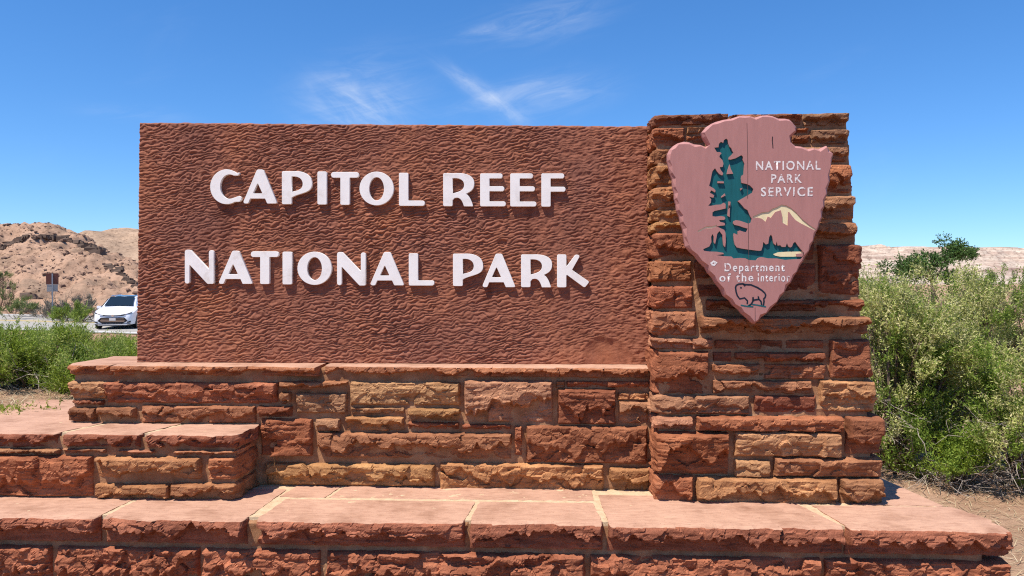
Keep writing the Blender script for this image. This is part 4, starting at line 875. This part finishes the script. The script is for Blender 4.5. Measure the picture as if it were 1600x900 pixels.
far_shrub('green bush at the foot of the red hill with a dark base', 18, 60, 1.5, 2.3, 33, LF); far_shrub('olive bush beside the bare pink foot of the hill', 0, 66, 1.4, 3.4, 34, LF); far_shrub('pale olive shrub in front of the dark based bush', 25, 50, 1.5, 1.1, 35, LF)
far_shrub('grey brush under the brown road sign', 84, 50, 1.6, 1.1, 36, LGR); far_shrub('grey brush behind the lime green shrubs', 122, 52, 1.8, 1.3, 37, LGR); far_shrub('grey brush beside the minivan', 138, 53, 1.5, 1.5, 38, LGR); far_shrub('grey brush below the red hill left of the sign', 62, 54, 1.5, .9, 39, LGR)

def litter(name, label, cat, n, xf, seed, mat, ln, wd, up):
    r = np.random.RandomState(seed); xy = np.array([xf(r) for _ in range(n)]); z = ground_z(xy[:, 0], xy[:, 1]); B = np.column_stack([xy, z + .004]); d = r.normal(size=(n, 3)); d[:, 2] = np.abs(d[:, 2]) * up; d /= np.linalg.norm(d, axis=1)[:, None]
    l = ln * r.uniform(.4, 1.3, n); g = np.cross(d, [0, 0, 1.]); g /= np.linalg.norm(g, axis=1)[:, None] + 1e-9; w = wd * r.uniform(.6, 1.3, n)
    m = B + d * (l * .5)[:, None] + np.array([0, 0, 1.]) * (l * .06)[:, None]; e = B + d * l[:, None]
    V = np.stack([B - g * w[:, None] / 2, B + g * w[:, None] / 2, m + g * w[:, None] / 2.4, m - g * w[:, None] / 2.4, e], 1).reshape(-1, 3); k = np.arange(n)[:, None] * 5
    o = link(name, mesh(name, V, [k + np.array([[0, 1, 2, 3]]), k + np.array([[3, 2, 4]])], False, [mat])); stuff(o); tag(o, label, cat); return o
M_STRAW = leaf('dry_straw', [(0, (.34, .25, .14)), (.6, (.52, .41, .25)), (1, (.62, .54, .38))], .15)
litter('dry_straw', 'dry straw and dead twigs littering the ground below the tall shrubs', 'dry grass', 7000, lambda r: (2.1 + r.rand() * 2.9, -.5 + r.rand() ** .8 * 4.2), 51, M_STRAW, .11, .0035, .22)
litter('dry_straw', 'pale dry straw under the green shrubs left of the plinth', 'dry grass', 4200, lambda r: (-4.6 + r.rand() * 2.6, .55 + r.rand() * 1.5), 52, M_STRAW, .09, .003, .25)
def weed():
    p = on_z(8, 648, .80); t = thing('green_weed', 'small green weed at the edge of the pale slab', 'weed', (p[0], p[1] + .05, float(ground_z(np.array([p[0]]), np.array([p[1]]))[0]))); r = np.random.RandomState(2); n = 90
    B = np.column_stack([r.normal(size=n) * .12, r.normal(size=n) * .07, np.zeros(n)]); d = r.normal(size=(n, 3)) * .6 + [0, 0, 1]; d /= np.linalg.norm(d, axis=1)[:, None]; leaves('foliage', B, d, np.full(n, .05), 8, .03, .006, .6, 3, LG, t)
weed()

# ------------------------------------------------------------------ road sign and minivan
def road_sign():
    p = at_dist(82, 497, 47); z = float(ground_z(np.array([p[0]]), np.array([p[1]]))[0]); az = math.atan2(p[0] - CAM[0], p[1] - CAM[1]); t = thing('road_sign', 'brown square road sign on a grey post seen from behind', 'sign', (p[0], p[1], z), -az)
    k = 47.0 / FPX / math.cos(az); top = at_dist(82, 427, 47)[2] - z
    brown = paint('brown_sign_paint', (.14, .045, .03), .1); grey = plain('bare_aluminium', (.36, .33, .31), .55, .3)
    Geo().box((-.038, -.06, -.4), (.038, -.006, top - .02)).build('post', M_STEEL, t); Geo().box((-.34, 0, top - .70), (.34, .02, top)).build('board', brown, t); Geo().box((-.30, 0, top - 1.16), (.30, .015, top - .74)).build('small_plate', grey, t); Geo().box((-.34, -.012, top - .735), (.34, 0, top - .705)).build('rail', grey, t)
road_sign()

def minivan():
    D = 39.0; p = at_dist(176, 513, D); t = thing('minivan', 'white minivan with dark grille driving on the road past the sign', 'minivan', (p[0], p[1], -.97))
    t.rotation_euler = (0, 0, math.radians(14))           # model nose points to -y; turned slightly to its left
    white = Mat('white_car_paint', .22, .5); white.color((.80, .81, .83)); white.b.inputs['Coat Weight'].default_value = .6; white = white.m
    black = plain('black_trim', (.012, .012, .013), .35); tyre = plain('tyre_rubber', (.02, .02, .02), .9); chrome = plain('chrome', (.75, .76, .78), .15, 1); glass = plain('tinted_glass', (.012, .018, .022), .06, 0, .6); lampm = plain('headlamp_lens', (.10, .11, .12), .1, 0, .8); platem = plain('number_plate_white', (.6, .55, .52), .6); alloy = plain('alloy', (.45, .46, .48), .3, .9)
    S = [(0.0, .74, .30, .66, .76, .60), (.06, .84, .22, .74, .84, .68), (.22, .93, .20, .84, .94, .76), (.6, .985, .20, .95, 1.03, .82), (1.15, .995, .20, 1.04, 1.14, .80), (1.6, .995, .20, 1.08, 1.42, .72), (2.1, .995, .20, 1.10, 1.67, .66), (3.3, .995, .20, 1.12, 1.735, .66), (4.5, .985, .22, 1.12, 1.70, .64), (4.95, .95, .26, 1.10, 1.52, .60), (5.15, .88, .32, .98, 1.08, .60)]
    V, F = [], []
    for s, w, zb, zl, zt, wr in S:
        half = [(w * .80, zb), (w * .97, zb + .06), (w, zb + .22), (w, (zb + zl) / 2 + .08), (w * .985, zl), (wr + (w - wr) * .12, zt - (zt - zl) * .14), (wr * .86, zt - .012)]
        ring = [(x, s, z) for x, z in half] + [(0, s, zt + .015)] + [(-x, s, z) for x, z in reversed(half)]; V += ring
    n = 15
    for i in range(len(S) - 1):
        for k in range(n): a = i * n + k; b = i * n + (k + 1) % n; F.append((a, b, b + n, a + n))
    F.append(tuple(reversed(range(n)))); F.append(tuple((len(S) - 1) * n + k for k in range(n)))
    g = Geo().add(V, F); body = g.build('body', white, t, smooth=False); me = body.data
    me.polygons.foreach_set('use_smooth', [len(f) == 4 for f in F]); me.set_sharp_from_angle(angle=math.radians(38))
    def panel3(name, pts, mat, dy=0): 
        q = [(x, y + dy, z) for x, y, z in pts]; m = len(q); b = [(x, y + .02, z - .006) for x, y, z in q]; fs = [tuple(range(m)), tuple(reversed(range(m, 2 * m)))] + [(k, m + k, m + (k + 1) % m, (k + 1) % m) for k in range(m)]
        return Geo().add(q + b, fs).build(name, mat, t)
    def roof_z(s): return float(np.interp(s, [a[0] for a in S], [a[4] for a in S]))
    ws = [(-.72, 1.20), (.72, 1.20), (.60, 2.05), (-.60, 2.05)]; panel3('windscreen', [(x, s - .012, roof_z(s) + .055) for x, s in ws[:2]] + [(x, s - .012, roof_z(s) + .050) for x, s in ws[2:]], glass)
    panel3('sunroof', [(-.5, 2.35, roof_z(2.35) + .022), (.5, 2.35, roof_z(2.35) + .022), (.5, 3.2, roof_z(3.2) + .022), (-.5, 3.2, roof_z(3.2) + .022)], glass)
    for sx in (1, -1):
        panel3('side_window', [(sx * .985, 1.62, 1.13), (sx * .985, 4.5, 1.16), (sx * .76, 4.4, 1.60), (sx * .78, 2.15, 1.58)][::sx], glass)
        panel3('headlight', [(sx * .36, -.012, .735), (sx * .60, .0, .745), (sx * .90, .13, .86), (sx * .915, .25, .93), (sx * .74, .04, .845), (sx * .40, -.012, .775)][::sx], lampm)
        panel3('light_strip', [(sx * .60, -.006, .775), (sx * .86, .10, .885), (sx * .87, .10, .905), (sx * .60, -.006, .795)][::sx], chrome, -.012)
        panel3('bumper_vent', [(sx * .70, -.01, .34), (sx * .86, .03, .36), (sx * .88, .03, .44), (sx * .72, -.01, .40)][::sx], black, -.012)
        m = Geo(); m.add(*(lambda c: ([(c[0] + a * .11, c[1] + b * .05, c[2] + d_ * .08) for a in (-1, 1) for b in (-1, 1) for d_ in (-.8, 1)], [(0, 1, 3, 2), (4, 6, 7, 5), (0, 4, 5, 1), (2, 3, 7, 6), (0, 2, 6, 4), (1, 5, 7, 3)]))((sx * 1.10, 1.72, 1.12))); m.build('mirror', white, t)
        Geo().tube([(sx * .62, 2.2, 1.70), (sx * .63, 2.5, 1.745), (sx * .63, 4.2, 1.755), (sx * .62, 4.5, 1.72)], .02, 5).build('roof_rail', chrome, t)
        for yy in (.98, 4.02):
            w = Geo(); x0 = sx * .80
            w.tube([(x0, yy, .345), (sx * .86, yy, .345), (sx * .985, yy, .345), (sx * 1.005, yy, .345)], [.33, .345, .345, .315], 20); wheel = w.build('wheel', tyre, t, smooth=False)
            Geo().tube([(sx * .99, yy, .345), (sx * 1.012, yy, .345)], [.24, .225], 20).build('rim', alloy, wheel)
            Geo().tube([(sx * .93, yy, .36), (sx * .999, yy, .36)], [.40, .40], 20).build('wheel_arch', black, t)
    panel3('upper_grille', [(-.62, -.008, .72), (-.15, -.012, .69), (.15, -.012, .69), (.62, -.008, .72), (.40, -.01, .755), (.12, -.014, .742), (-.12, -.014, .742), (-.40, -.01, .755)], black, -.006)
    gr = panel3('lower_grille', [(-.50, -.012, .31), (.50, -.012, .31), (.72, -.006, .45), (.56, -.012, .63), (-.56, -.012, .63), (-.72, -.006, .45)], black, -.004)
    for z in (.40, .47, .54): Geo().box((-.60 + abs(z - .45) * .6, -.035, z), (.60 - abs(z - .45) * .6, -.02, z + .016)).build('grille_bar', chrome, gr)
    Geo().box((-.155, -.05, .46), (.155, -.03, .60)).build('number_plate', platem, t); Geo().box((-.86, -.02, .265), (.86, .04, .295)).build('bumper_trim', black, t); Geo().box((-.70, -.035, .225), (.70, .05, .258)).build('bumper_lip', white, t)
    Geo().tube([(0, -.03, .725), (0, -.015, .725)], [.055, .055], 14).build('emblem', chrome, t)
    # open interior shade: dark underbody so daylight does not show through
    Geo().box((-.78, .3, .16), (.78, 4.9, .26)).build('underbody', black, t)
minivan()
